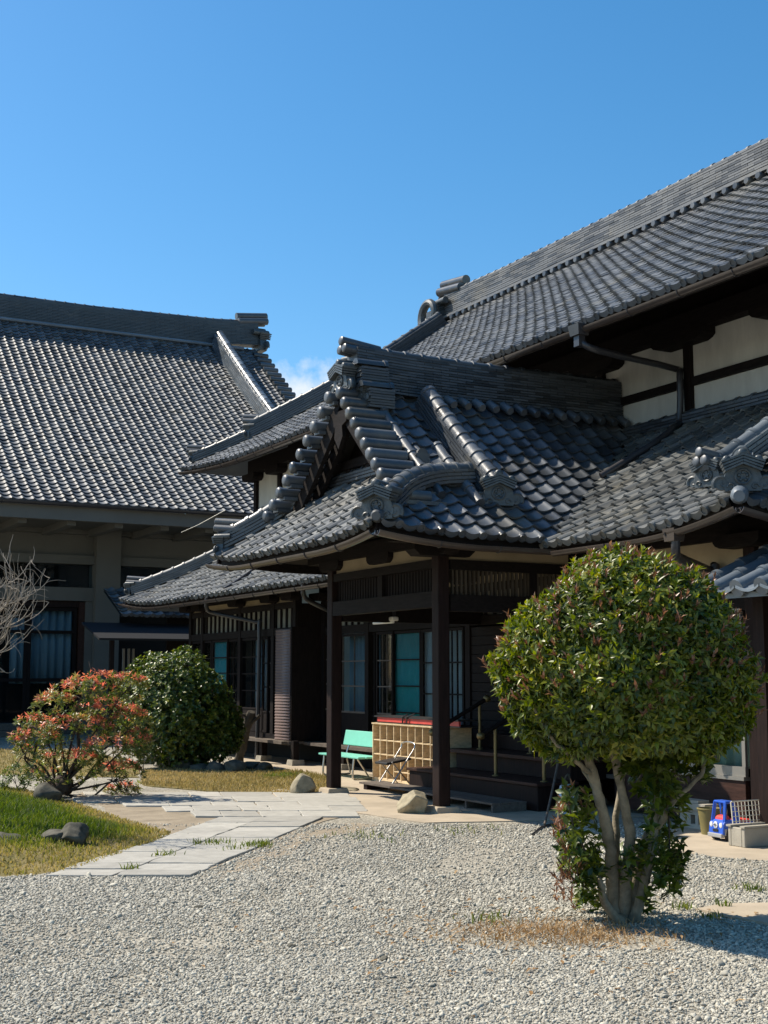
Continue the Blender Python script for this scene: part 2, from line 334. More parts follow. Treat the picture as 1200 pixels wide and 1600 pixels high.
def deck(name,parent,S,u0,u1,v0,v1,mask,matl=None,dz=-.012,step=.12,thick=.05):
    us=np.arange(u0,u1+1e-6,(u1-u0)/max(1,round((u1-u0)/step))); vv=np.linspace(v0,v1,max(2,int((v1-v0)/step)+1))
    b=MB(); idx={}
    def vid(i,j,k):
        if (i,j,k) not in idx:
            idx[(i,j,k)]=len(b.v); b.v.append(tuple(S.pt(us[i],vv[j],dz-k*thick)))
        return idx[(i,j,k)]
    for i in range(len(us)-1):
        for j in range(len(vv)-1):
            if mask((us[i]+us[i+1])/2,(vv[j]+vv[j+1])/2):
                q=[(i,j),(i+1,j),(i+1,j+1),(i,j+1)]
                b.f.append(tuple(vid(a,c,0) for a,c in q)); b.f.append(tuple(vid(a,c,1) for a,c in q)[::-1])
                if j==0: b.f.append((vid(i,j,1),vid(i+1,j,1),vid(i+1,j,0),vid(i,j,0)))
    return b.build(name,matl or M['deck'],parent)
def tiles(parent,S,u0,u1,v1,mask,key='tile',nsingle=300,eave_ok=None,pitch=TW,size=1.0,**kw):
    # parent: the roof deck these tiles lie on
    items=[]; ev=[]; tm=tile_meshes(key,M[key],**kw); em=tile_meshes(key,M[key],True,**kw)
    rows=[]; v=-.06
    while v<v1: rows.append(v); v+=TE*size/vrow(S,max(v,0))
    ncol=int((u1-u0)/pitch); sc=Matrix.Diagonal((size,size,size,1))
    for i,v in enumerate(rows):
        for j in range(ncol):
            u=u0+(j+.5)*pitch
            if not mask(u,max(v+.10,0.02)): continue
            tu,tv,n=S.frame(u,v); p=S.pt(u+random.uniform(-.003,.003),v+random.uniform(-.007,.007),random.uniform(-.003,.004))
            a=random.gauss(0,.014); tu2=tu*math.cos(a)+tv*math.sin(a); tv2=tv*math.cos(a)-tu*math.sin(a)
            mw=mat4(tu2,tv2,n,p)@sc
            if i==0 and (eave_ok is None or eave_ok(u)): ev.append((random.choice(em),mw,p))
            else: items.append((random.choice(tm),mw,p))
    def score(it):
        x,y,w=proj(it[2]); ok=(-15<x<1215 and -15<y<1615 and w>0); return (0 if ok else 1, w)
    items.sort(key=score); ev.sort(key=score)
    ns=min(nsingle,len(items)); 
    for me,mw,p in items[:ns]: inst('roof_tile',me,mw,parent)
    join_insts('roof_tile_field',[(a,b) for a,b,c in items[ns:]],M[key],parent)
    for me,mw,p in ev[:120]: inst('eave_tile',me,mw,parent)
    join_insts('eave_tile_run',[(a,b) for a,b,c in ev[120:]],M[key],parent)
def resample(path,step):
    P=[np.array(p,float) for p in path]; d=[0]
    for a,b in zip(P,P[1:]): d.append(d[-1]+np.linalg.norm(b-a))
    n=max(1,int(round(d[-1]/step))); out=[]
    for s in np.linspace(0,d[-1],n+1):
        i=min(max(np.searchsorted(d,s)-1,0),len(P)-2); t=(s-d[i])/(d[i+1]-d[i]); out.append(P[i]*(1-t)+P[i+1]*t)
    return out
def smooth_path(pts,n=8):                         # Catmull-Rom
    P=[np.array(p,float) for p in pts]; P=[2*P[0]-P[1]]+P+[2*P[-1]-P[-2]]; out=[]
    for i in range(1,len(P)-2):
        for k in range(n):
            t=k/n; a,b,c,d=P[i-1:i+3]
            out.append(.5*((2*b)+(-a+c)*t+(2*a-5*b+4*c-d)*t*t+(-a+3*b-3*c+d)*t**3))
    out.append(P[-2]); return out
_caps={}
def cap_mesh(r,L,key):
    k=(r,L,key)
    if k in _caps: return _caps[k]
    b=MB(); n=10; ring=[]
    for y,rr in ((-L*.5,r+.014),(-L*.5+.05,r+.014),(-L*.5+.055,r),(L*.56,r*.97)):
        ring.append([(rr*math.cos(math.pi*i/n),y,rr*math.sin(math.pi*i/n)) for i in range(n+1)])
    vs=[p for q in ring for p in q]; m=n+1
    fs=[(a*m+i,a*m+i+1,(a+1)*m+i+1,(a+1)*m+i)[::-1] for a in range(3) for i in range(n)]+[tuple(range(m))]+[tuple(3*m+i for i in range(m))[::-1]]
    b.add(vs,fs); _caps[k]=b.mesh('cap_tile',M[key],40); return _caps[k]
def ridge(name,parent,path,courses,w,ch,cap_r,key='tile',seg=.29,cap_len=.29,discs=None):
    """stack of flat courses under a row of half-round caps, following path (base centre line)"""
    P=resample(path,seg); b=MB(); tones=[]; up=np.array([0,0,1.0])
    def fr(a,c):
        d=c-a; d/=np.linalg.norm(d); r=np.cross(d,up); r/=np.linalg.norm(r); u=np.cross(r,d); return d,r,u
    for k in range(courses):
        wk=w*(1-.012*k)+(0.010 if k%2 else 0)
        off=(k%2)*.5
        Q=resample(path,seg) if not off else [P[0]]+[(a+c)/2 for a,c in zip(P,P[1:])]+[P[-1]]
        for a,c in zip(Q,Q[1:]):
            d,r,u=fr(a,c); h=ch*(k+.5); jw=random.uniform(-.006,.006); g=d*.003
            n0=len(b.v); b.beam(a+u*h+g,c+u*h-g,wk+jw,ch*.74,u); tones+= [.15+.55*random.random()]*(len(b.v)-n0)
        # dark bedding between the courses
    Q=P
    for a,c in zip(Q,Q[1:]):
        d,r,u=fr(a,c); n0=len(b.v); b.beam(a+u*(ch*courses/2),c+u*(ch*courses/2),w*.80,ch*courses*.98,u); tones+=[.2]*(len(b.v)-n0)
    m,c0=b.mesh(name,M[key],0,True); at=m.attributes.new('tone','FLOAT','POINT'); at.data.foreach_set('value',np.array(tones,dtype=np.float32))
    o=inst(name,m,Matrix.Translation(Vector(c0)),parent)
    C=resample(path,cap_len); cm=cap_mesh(cap_r,cap_len,key)
    for a,c in zip(C,C[1:]):
        d,r,u=fr(a,c); p=(a+c)/2+u*(ch*courses-.012)
        j=random.gauss(0,.012); r2=r*math.cos(j)+d*math.sin(j); d2=d*math.cos(j)-r*math.sin(j)
        inst('cap_tile',cm,mat4(r2,d2,u,p),o)
    return o
def sweep(b,path,prof,up=(0,0,1),closed=True):
    P=[np.array(p,float) for p in path]; n=len(prof); base=len(b.v); up=np.array(up,float)
    for i,p in enumerate(P):
        d=P[min(i+1,len(P)-1)]-P[max(i-1,0)]; d/=np.linalg.norm(d); r=np.cross(d,up); r/=np.linalg.norm(r); u=np.cross(r,d)
        for x,y in prof: b.v.append(tuple(p+r*x+u*y))
    for i in range(len(P)-1):
        for k in range(n if closed else n-1): b.f.append((base+i*n+k,base+i*n+(k+1)%n,base+(i+1)*n+(k+1)%n,base+(i+1)*n+k))
    b.f.append(tuple(base+k for k in range(n))[::-1]); b.f.append(tuple(base+(len(P)-1)*n+k for k in range(n)))
    return b
def gutter(parent,path,r=.06,matl='gutter'):
    prof=[(r*math.cos(a),r*math.sin(a)) for a in np.linspace(math.pi,2*math.pi,9)]+[(r*.86*math.cos(a),r*.86*math.sin(a)+.002) for a in np.linspace(2*math.pi,math.pi,9)]
    b=MB(); sweep(b,path,prof); o=b.build('gutter',M[matl],parent,smooth=50)
    for p in resample(path,.9)[1:-1]:             # iron hangers
        h=MB(); q=np.array(p); h.tube([q+np.array([math.cos(a)*(r+.006)*nx,math.cos(a)*(r+.006)*ny,math.sin(a)*(r+.006)]) for a in np.linspace(math.pi,2*math.pi,8) for nx,ny in [gut_dir(path)]],.007,5)
        h.build('gutter_hanger',M['pipe'],o)
    return o
def gut_dir(path):
    d=np.array(path[-1])-np.array(path[0]); d/=np.linalg.norm(d); return d[1],-d[0]
def onigawara_mesh(key='oni'):
    b=MB(); Rx=Matrix.Rotation(R(90),4,'X')        # polygon xy -> xz, depth towards -y
    b.prism([(-.19,0),(.19,0),(.21,.10),(.17,.22),(.0,.30),(-.17,.22),(-.21,.10)],Matrix.Translation((0,.07,0))@Rx,.13)
    for k in range(4):                            # stepped chevron courses
        w=.19+.012*k; z=.225+.030*k
        for s in (-1,1): b.beam((0,-.03+.0,z+.07),(s*w,-.03,z-.01),.20+.006*k,.022)
    for cx,cz,r in ((0,.155,.078),):
        b.tube([(cx+r*math.cos(a),-.066,cz+r*math.sin(a)) for a in np.linspace(0,2*math.pi,18)[:-1]],.016,6,closed=True)
        b.lathe([(.001,.0),(.03,.008),(.034,-.01)][::-1],8,Matrix.Translation((cx,-.066,cz))@Rx)
        for k in range(5):
            a=2*math.pi*k/5+.3; b.lathe([(.021,-.012),(.021,.004),(.012,.014)],8,Matrix.Translation((cx+.043*math.cos(a),-.062,cz+.043*math.sin(a)))@Rx)
    for s in (-1,1):                              # side scrolls
        sp=[(s*(.225+(.085-.011*t)*math.cos(t)*1.0),-.045,.085+(.085-.011*t)*math.sin(t)) for t in np.linspace(-.6,6.4,26)]
        b.tube(sp,[.024-.0006*i for i in range(26)],6)
        b.lathe([(.075,-.02),(.07,.02)],14,Matrix.Translation((s*.225,-.03,.085))@Rx)
        sp=[(s*(.12+(.045-.007*t)*math.cos(t)),-.066,.045+(.045-.007*t)*math.sin(t)) for t in np.linspace(0,5.5,16)]
        b.tube(sp,.012,5)
    for x,z,r in ((0,.405,.052),(-.165,.335,.047),(.165,.335,.047)):   # round ends of the cap rows
        b.lathe([(r*.6,-.012),(r*.92,0),(r,.02),(r,.30)],14,Matrix.Translation((x,-.10,z))@Matrix.Rotation(R(-90),4,'X'))
    for x in (-.09,.09): b.tube([(x-.06*np.sign(x),-.04,.39),(x,-.045,.345),(x+.06*np.sign(x),-.04,.335)],.03,6)
    return b.mesh('ridge_end_ornament',M[key],45)
ONI=onigawara_mesh()
def onigawara(parent,p,face,s=1.0,tilt=0,name='ridge_end_ornament'):
    f=np.array([face[0],face[1],0.0]); f/=np.linalg.norm(f); y=-f; x=np.cross(y,[0,0,1.0]); 
    mw=mat4(x,y,np.array([0,0,1.0]),p)@Matrix.Rotation(tilt,4,'X')@Matrix.Diagonal((s,s,s,1))
    return inst(name,ONI,mw,parent)
def bird_roll(parent,p,face,s=1.0):               # pair of long rolls standing out over the ornament
    f=np.array([face[0],face[1],.12]); f/=np.linalg.norm(f); r=np.cross(f,[0,0,1.0]); r/=np.linalg.norm(r); u=np.cross(r,f); b=MB(); p=np.array(p)
    for dx,dz,o in ((-.085,0,0),(.085,0,0),(0,.13,.03)):
        c=p+r*dx*s+u*dz*s
        b.tube([c-f*.45*s,c+f*(.22+o)*s,c+f*(.235+o)*s],[.075*s,.075*s,.055*s],14)
    return b.build('ridge_end_roll',M['tile'],parent,smooth=40)
# ------------------------------------------------------------------ main hall (right): two roofs, plaster storey, veranda
hall=empty('main_hall',(13,18,0),'long two-tier temple hall with dark timber frame, cream plaster and grey tiled roofs','temple hall')
def fade(t): return max(0.0,t)
# upper roof, slope facing -X
UE=10.1; UF=28.55
SA=Slope((UE,UF),(1,0),6.12,.60,.0118,lambda u,v:.22*fade(1-u/4)**2*fade(1-v/3))
def mA(u,v):
    if u<0: return False
    if v<=u: return True
    return v>2.2 and u>=2.3
dA=deck('upper_roof',hall,SA,0,24.5,0,5.95,mA)
tiles(dA,SA,0,24.5,5.8,mA,'tile_upper',300,roll=.018,pan=.014)
b=MB()                                             # back slope and far skirt (closed roof body, away from the photograph)
b.add([(16,26.2,10.07),(16,4,10.07),(22,4,6.0),(22,26.2,6.0)],[(0,1,2,3)])
b.add([(UE,UF,6.25),(22,UF,6.25),(19.45,26.0,7.75),(12.65,26.0,7.75)],[(0,1,2,3)])
b.add([(22,UF,6.25),(22,26.2,6.05),(19.45,26,7.75)],[(0,1,2)])
b.build('back_roof_slope',M['tile_old'],hall)
b=MB(); b.add([(12.6,26.0,7.6),(19.4,26.0,7.6),(16,26.0,10.0)],[(0,1,2)]); b.build('gable_wall',M['wood'],hall)
ru=ridge('upper_ridge',hall,[(16,4,10.02),(16,24,10.02),(16,26.35,10.08)],13,.42,.048,.105,'tile_old',.32,.3)
# round tile ends along the ridge foot
rb=MB(); rb.lathe([(.055,-.02),(.07,0),(.07,.12)],10,Matrix.Rotation(R(90),4,'Y')); rme=rb.mesh('ridge_foot_tile',M['tile'],40)
for y in np.arange(9,26,.27): inst('ridge_foot_tile',rme,Matrix.Translation((15.66,y,9.98)),ru)
bb=MB(); bb.beam((15.72,4,10.06),(15.72,26.2,10.06),.09,.05); bb.build('ridge_foot_strip',M['tile_old'],ru)
onigawara(ru,(16,26.42,9.9),(0,1),1.75); bird_roll(ru,(16,26.30,10.78),(0,1),1.5)
for px_,py_,s_ in ((672,492,.36),(700,470,.30)):     # curled scroll ornaments standing at the gable end
    c_=ony(px_,py_,26.45); b=MB(); b.tube([(c_[0]-.02,c_[1]+s_*(1-.11*t)*math.cos(t),c_[2]+s_*(1-.11*t)*math.sin(t)) for t in np.linspace(-1.2,5.6,26)],[.12*(s_/.36)*(1-.02*i) for i in range(26)],8)
    b.box((c_[0]-.08,c_[1]-.28,c_[2]-.75),(c_[0]+.10,c_[1]+.05,c_[2]+.05)); b.build('ridge_scroll_ornament',M['oni'],hall,smooth=40)
kA=ridge('gable_ridge',hall,[SA.pt(UF-25.85,v,.02) for v in np.linspace(5.45,2.9,12)],6,.30,.05,.085,'tile_ridge_shade')
onigawara(kA,SA.pt(UF-26.1,3.2,.05),(-.3,1),1.5); bird_roll(kA,SA.pt(UF-25.9,3.35,.50),(-.6,.6),1.1)
hA=ridge('hip_ridge',hall,[SA.pt(q+.02,q-.02,.02) for q in np.linspace(2.75,1.25,8)],7,.28,.05,.085,'tile_ridge_shade')
onigawara(hA,SA.pt(1.17,1.17,.04),(-1,1),.85); bird_roll(hA,SA.pt(1.2,1.2,.42),(-1,1),.8)
hA2=ridge('hip_ridge',hall,[SA.pt(q+.02,q-.02,.02) for q in np.linspace(1.3,.25,8)],4,.24,.05,.075,'tile_ridge_shade')
onigawara(hA2,SA.pt(.2,.2,.03),(-1,1),.7); bird_roll(hA2,SA.pt(.2,.2,.30),(-1,1),.7)
fb=MB(); P=[SA.pt(u,.06,-.10) for u in np.linspace(0.02,24.4,40)]; sweep(fb,P,[(-.03,-.06),(.03,-.06),(.03,.06),(-.03,.06)]); fb.build('eave_board',M['wood_h'],hall)
gU=gutter(hall,[SA.pt(u,-.075,-.06) for u in np.linspace(0.05,24.4,50)],.065)
rf=MB(); rf.beam((0,0,0),(2.0,0,2.0*.612),.075,.10); rfm=rf.mesh('rafter',M['wood'])
for y in np.arange(4.6,28.3,.42):
    p=SA.pt(UF-y,.10,-.13); L_=min(1,max(.05,(UF-y-.25)/2.0)); inst('rafter',rfm,Matrix.Translation(Vector(p))@Matrix.Diagonal((L_,1,L_,1)),hall)
b=MB(); b.add([(10.12,4,6.15),(10.12,28.5,6.15),(12.3,28.5,6.62),(12.3,4,6.62)],[(0,1,2,3)]); 
# upper walls
def wall_bay(X,y0,y1,z0,z1,zb0,zb1,zk):
    for za,zc in ((z0,zb0),(zb1,z1)):
        q=MB(); q.box((X,y0,za),(X+.06,y1,zc)); q.build('plaster_panel',M['plaster'],hall)
def bracket(parent,X,y,z,L=.52,h=.16,d=.24):
    prof=[(-L,h),(-L,h*.45),(-L*.9,h*.18),(-L*.72,0),(L*.72,0),(L*.9,h*.18),(L,h*.45),(L,h)]
    q=MB(); q.prism(prof,Matrix(((0,0,1,X-d),(1,0,0,y),(0,1,0,z),(0,0,0,1))),d); return q.build('bracket_arm',M['wood_h'],parent)
ys=[4.0,5.9,7.8,9.7,11.55,13.46,15.37,17.3,20.0]
for a,c in zip(ys,ys[1:]): wall_bay(12.0,a+.05,c-.05,4.70,6.25,5.50,5.62,0)
for y in ys: q=MB(); q.box((11.93,y-.065,4.6),(12.08,y+.065,6.35)); q.build('upper_post',M['wood'],hall); bracket(hall,11.99,y,6.06)
q=MB(); q.box((11.945,4,5.503),(12.05,20,5.617)); q.build('tie_beam',M['wood_h'],hall)
q=MB(); q.box((11.80,4,6.222),(12.09,20,6.48)); q.build('wall_plate',M['wood_h'],hall)
ys=[20.0,21.8,23.25,24.56,25.87,27.19]
for a,c in zip(ys,ys[1:]): wall_bay(11.4,a+.05,c-.05,4.5,6.1,5.20,5.32,0)
for y in ys: q=MB(); q.box((11.33,y-.07,4.4),(11.48,y+.07,6.25)); q.build('upper_post',M['wood'],hall); bracket(hall,11.39,y,5.94,.34)
q=MB(); q.box((11.345,20,5.203),(11.45,27.19,5.317)); q.build('tie_beam',M['wood_h'],hall)
q=MB(); q.box((11.20,20.002,6.102),(11.49,27.3,6.40)); q.build('wall_plate',M['wood_h'],hall)
q=MB(); q.box((11.5,27.05,.3),(21.8,27.19,6.6)); q.build('end_wall',M['plaster'],hall)
q=MB(); q.box((11.4,19.93,4.5),(12.0,19.998,6.3)); q.build('return_wall',M['wood'],hall)
q=MB(); q.box((12.05,4,6.48),(12.3,27,7.2)); q.build('eave_blocking',M['wood'],hall)
# upper down-pipe: leader head, dog-leg to the wall, then over the lower roof to the valley
zC=lambda v: 3.13+.56*v+.02*v*v
y0=onx(905,510,10.0)[1]; y1=onx(1060,580,11.85)[1]
pts=[(10.0,y0,5.98),(10.02,y0,5.86),(10.25,y0-.08,5.74),onx(1050,575,11.8),onx(1062,588,11.83),onx(1062,655,11.83),onx(1058,664,11.75),onx(1050,668,11.62)]
pr=[(11.5,13.32,zC(2.55)+.14)]; 
for v in (2.3,1.95,1.6): pr.append((8.95+v,13.32+(2.55-v)*.30,zC(v)+.11))
b=MB(); b.tube(smooth_path(pts,4)+pr,.045,10); b.build('downpipe',M['pipe'],hall,smooth=50)
b=MB(); b.cbox((10.0,y0,5.99),(.16,.18,.14),taper=1.25); b.cbox((10.0,y0,5.86),(.10,.11,.16)); b.build('leader_head',M['pipe'],hall)
# lower roof, slope facing -X
LE=8.95; LF=29.2; LN=9.4
def soriC(u,v): return .20*fade(1-u/3.0)**2*fade(1-v/2)+.17*fade(1-(LF-LN-u)/1.6)**2*fade(1-v/2)
SC=Slope((LE,LF),(1,0),3.13,.56,.02,soriC)
PW0=12.62; PW1=17.52; PX=6.72; PZ=3.20
PA,PB_=.75,.045
zE=lambda w: PZ+PA*w+PB_*w*w
def mC(u,v):
    y=LF-u
    if u<0 or v>u: return False
    if y<15.07: w=y-PW0
    else: w=PW1-y
    if w>-.02 and zE(max(w,0))>zC(v)+.02: return False
    e=y-LN
    if e<v and (v<1.15 or y<10.2): return False
    return True
dC=deck('lower_roof',hall,SC,0,LF-LN,0,3.02,mC)
tiles(dC,SC,0,LF-LN,2.92,mC,'tile_lichen',300)
SD=Slope((LE,LN),(0,1),3.13,.56,.02,lambda u,v:.17*fade(1-u/1.6)**2*fade(1-v/2))
mD=lambda u,v: 0<=u and v<=u and v<=1.2
dD=deck('lower_roof_skirt',hall,SD,0,4.0,0,1.2,mD); tiles(dD,SD,0,4.0,1.15,mD,'tile',60)
SF=Slope((13.0,LF),(0,-1),3.13,.56,.02); dF=deck('lower_roof_far_side',hall,SF,0,4.05,0,2.0,lambda u,v: v<=4.05-u,M['tile'])
b=MB(); b.add([(10.15,10.35,3.8),(14,10.35,3.8),(14,10.35,6.1),(12.0,10.35,5.0)],[(0,1,2,3)]); b.build('lower_gable_wall',M['wood'],hall)
b=MB(); b.add([(12.0,10.2,5.0),(14,10.2,6.1),(14,14,6.1),(12.0,14,5.0)],[(0,1,2,3)])
k=ridge('gable_ridge',hall,[SC.pt(LF-10.6,v,.02) for v in np.linspace(2.9,.78,12)],5,.26,.045,.085,'tile_new')
onigawara(k,SC.pt(LF-10.6,.72,.05),(-1,-.25),.80); bird_roll(k,SC.pt(LF-10.6,.74,.30),(-1,0),.7)
hp=[np.array([LE+q,LN+q,SC.z(LF-LN-q,q)+.02]) for q in np.linspace(1.25,.16,8)]
k=ridge('hip_ridge',hall,hp,4,.24,.045,.085,'tile_new'); onigawara(k,(LE+.16,LN+.12,3.38),(-.75,-1),.92)
b=MB(); b.lathe([(.055,-.02),(.085,.03),(.085,.3)],14,Matrix.Translation((LE-.08,LN-.08,3.30))@Matrix.Rotation(R(-45),4,'Z')@Matrix.Rotation(R(-78),4,'X')); b.build('corner_roll_tile',M['tile_new'],k,smooth=40)
hf=[SC.pt(q,q,.02) for q in np.linspace(3.0,.2,12)]
k=ridge('hip_ridge',hall,hf,5,.26,.045,.08,'tile_old'); onigawara(k,SC.pt(.14,.14,.04),(-1,1),.75); bird_roll(k,SC.pt(.2,.2,.3),(-1,1),.7)
# flashing courses at the foot of the upper wall
ridge('wall_foot_course',hall,[(11.93,9.6,zC(2.98)),(11.93,14.75,zC(2.98))],3,.20,.045,.06,'tile')
ridge('wall_foot_course',hall,[(11.33,19.5,zC(2.4)),(11.33,27.0,zC(2.4))],3,.20,.045,.06,'tile')
# eave boards, gutters
def Cpath(ya,yb,v,dz,n=24): return [SC.pt(LF-y,v,dz) for y in np.linspace(ya,yb,n)]
for ya,yb in ((29.15,17.7),(12.35,9.36)):
    fb=MB(); sweep(fb,Cpath(ya,yb,.07,-.10),[(-.03,-.055),(.03,-.055),(.03,.055),(-.03,.055)]); fb.build('eave_board',M['wood_h'],hall)
    gutter(hall,Cpath(ya,yb,-.07,-.075),.058)
fb=MB(); sweep(fb,[SD.pt(u,.07,-.10) for u in np.linspace(.1,3.9,12)],[(-.03,-.055),(.03,-.055),(.03,.055),(-.03,.055)]); fb.build('eave_board',M['wood_h'],hall)
gutter(hall,[SD.pt(max(u,0),-.07,-.075)+np.array([min(u,0),0,0]) for u in np.linspace(-.07,3.9,12)],.058)
rf=MB(); rf.beam((0,0,0),(1.05,0,1.05*.57),.06,.08); rfm=rf.mesh('rafter',M['wood'])
for y in list(np.arange(9.6,12.6,.36))+list(np.arange(17.6,29.0,.36)): L_=min(1,max(.05,(min(LF-y,y-LN)-.25)/1.05)); inst('rafter',rfm,Matrix.Translation(Vector(SC.pt(LF-y,.1,-.115)))@Matrix.Diagonal((L_,1,L_,1)),hall)
# lower storey of the far wing: X=9.9 from the corner to the shutter box, X=10.4 behind the porch
WX=9.9; WX2=10.4
def yat(px,X): return onx(px,1050,X)[1]
YB=yat(463,WX); YE=yat(296,WX)
def hbeam(name,X,ya,yb,za,zb,t=.12,m='wood_h',proud=.0):
    q=MB(); q.box((X-proud,min(ya,yb),za),(X-proud+t,max(ya,yb),zb)); return q.build(name,M[m],hall)
def vpost(X,y,za,zb,w=.12,m='wood',name='post',proud=.03):
    q=MB(); q.box((X-proud,y-w/2,za),(X-proud+w,y+w/2,zb)); return q.build(name,M[m],hall)
def wing(X,ya,yb,posts):
    lo,hi=min(ya,yb),max(ya,yb)
    hbeam('wall_plate',X,ya,yb,3.05,3.3,.16,proud=.06)
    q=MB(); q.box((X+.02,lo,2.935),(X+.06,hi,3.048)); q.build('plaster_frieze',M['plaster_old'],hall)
    hbeam('upper_lintel',X,ya,yb,2.82,2.935,.12,proud=.02)
    q=MB(); q.box((X+.035,lo,2.47),(X+.07,hi,2.818)); q.build('transom_panel',M['panel_dim'],hall)
    n=int((hi-lo)/.235)
    for i in range(n+1):
        y=lo+i*(hi-lo)/n; t=MB(); t.box((X,y-.022,2.472),(X+.034,y+.022,2.818)); t.build('transom_batten',M['wood'],hall)
    hbeam('lintel',X,ya,yb,2.33,2.47,.13,proud=.02)
    hbeam('sill_beam',X,ya,yb,.42,.52,.14,proud=.03)
    for y in posts: vpost(X,y,.48,3.06,.13); bracket(hall,X+.0,y,2.95,.24,.13,.2)
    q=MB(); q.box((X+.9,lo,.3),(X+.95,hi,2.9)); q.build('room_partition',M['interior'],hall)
wing(WX,YB,YE,[YE-.06,yat(316,WX),yat(375,WX),yat(427,WX),YB+.06])
wing(WX2,11.9,YB-.002,[YB-.1,yat(575,WX2),yat(733,WX2),14.2,12.6])
q=MB(); q.box((WX+.05,YE-.1,.3),(14,YE,3.2)); q.build('end_wall',M['wood'],hall)
q=MB(); q.box((WX,YB,.42),(WX2+.1,YB+.05,2.9)); q.build('return_wall',M['wood'],hall)
q=MB(); q.box((9.62,YB,.38),(WX+1,YE,.43)); q.build('veranda_floor',M['wood_grey'],hall)
q=MB(); q.box((WX2-.35,12,.36),(WX2+1,YB-.01,.41)); q.build('veranda_floor',M['wood_grey'],hall)
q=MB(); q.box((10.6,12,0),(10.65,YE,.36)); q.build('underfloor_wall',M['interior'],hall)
fs=MB(); fs.cbox((0,0,.05),(.26,.26,.12),taper=.85); fsm=fs.mesh('foot_stone',M['rock_pale'])
for px in (300,357,414,463):
    y=yat(px,9.84); vpost(9.80,y,.09,.44,.11,name='floor_post'); inst('foot_stone',fsm,Matrix.Translation((9.84,y,0)),hall)
for y in (17.0,18.6,20.2): vpost(10.1,y,.09,.40,.11,name='floor_post'); inst('foot_stone',fsm,Matrix.Translation((10.12,y,0)),hall)
def door(X,px0,px1,zb,zt,rows,cols,fill,zpanel=None,fr=.045,lat='wood',name='sliding_door'):
    ya,yb=sorted((yat(px0,X),yat(px1,X))); q=MB()
    for y in (ya,yb-fr): q.box((X-.02,y,zb),(X+.02,y+fr,zt))
    for z in (zb,zt-fr): q.box((X-.018,ya+fr,z),(X+.018,yb-fr,z+fr))
    d=q.build(name,M['wood'],hall)
    cloth=None
    if fill in ('teal','frost_w'): cloth=fill; fill='glass_dull'
    z0=zb+fr
    if zpanel:
        q=MB(); q.box((X-.008,ya+fr,z0),(X+.008,yb-fr,zpanel)); q.build('door_panel',M['wood'],d); z0=zpanel
        q=MB(); q.box((X-.019,ya+fr,z0),(X+.019,yb-fr,z0+.03)); q.build('rail',M[lat],d); z0+=.03
    z1=zt-fr; y0=ya+fr;y1=yb-fr; mt=.014
    for r in range(rows):
        for c in range(cols):
            a=z0+(z1-z0)*r/rows; e=z0+(z1-z0)*(r+1)/rows; f=y0+(y1-y0)*c/cols; g=y0+(y1-y0)*(c+1)/cols
            q=MB(); q.box((X-.003,f+.006,a+.006),(X+.003,g-.006,e-.006)); q.build('pane',M[fill],d)
    for r in range(1,rows):
        a=z0+(z1-z0)*r/rows; q=MB(); q.box((X-.014,y0,a-mt/2-.004),(X+.014,y1,a+mt/2+.004)); q.build('glazing_bar',M[lat],d)
    for c in range(1,cols):
        f=y0+(y1-y0)*c/cols; q=MB(); q.box((X-.013,f-mt/2,z0),(X+.013,f+mt/2,z1)); q.build('glazing_bar',M[lat],d)
    if cloth: curtain(X+.05,ya+.01,yb-.01,zb+.03,zt-.02,cloth,d,.008 if cloth=='teal' else .006,.23)
    return d
def curtain(X,ya,yb,za,zb,m,parent,amp=.03,wl_=.16,axis='y'):
    q=MB(); n=int(abs(yb-ya)/wl_*8)+2; vs=[];fs=[]
    for i in range(n):
        y=ya+(yb-ya)*i/(n-1); dx=amp*math.sin(2*math.pi*y/wl_)+amp*.5*math.sin(2*math.pi*y/wl_*.43+1)
        for z in (za,zb): vs.append((X+dx,y,z) if axis=='y' else (y,X+dx,z))
    fs=[(2*i,2*i+2,2*i+3,2*i+1) for i in range(n-1)]
    q.add(vs,fs); o=q.build('curtain',M[m],parent,smooth=60); s=o.modifiers.new('thickness','SOLIDIFY'); s.thickness=.004; return o
ZB,ZT=.53,2.32
door(WX+.03,301,331,ZB,ZT,4,2,'glass',.95); d=door(WX+.03,332,356,ZB,ZT,4,1,'teal',.98)
d=door(WX+.06,357,375,ZB,ZT,4,2,'glass',.95); d=door(WX+.03,376,412,ZB,ZT,4,2,'glass',.95); curtain(WX+.25,yat(405,WX),yat(380,WX),.55,2.3,'curtain_b',d)
door(WX+.03,411,420,ZB,ZT,3,1,'frost_w',.9); door(WX+.06,420,431,ZB,ZT,3,1,'glass',.9,lat='wood_grey')
door(WX2+.03,503,517,ZB,ZT+.04,3,1,'frost_w',.98,lat='wood_grey'); 
d=door(WX2+.03,518,574,ZB,ZT,3,3,'glass',.95,lat='wood_grey'); curtain(WX2+.3,yat(570,WX2),yat(525,WX2),.55,2.3,'curtain_b',d)
door(WX2+.06,576,587,ZB,ZT,3,1,'frost_w',.9); door(WX2+.02,589,615,ZB,ZT,3,3,'glass',.95,lat='wood_grey')
door(WX2+.05,614,659,ZB,ZT,4,1,'teal',None); door(WX2+.02,660,695,ZB,ZT,3,2,'frost_w',.80); door(WX2+.05,696,726,ZB,ZT,3,3,'frost_w',.80)
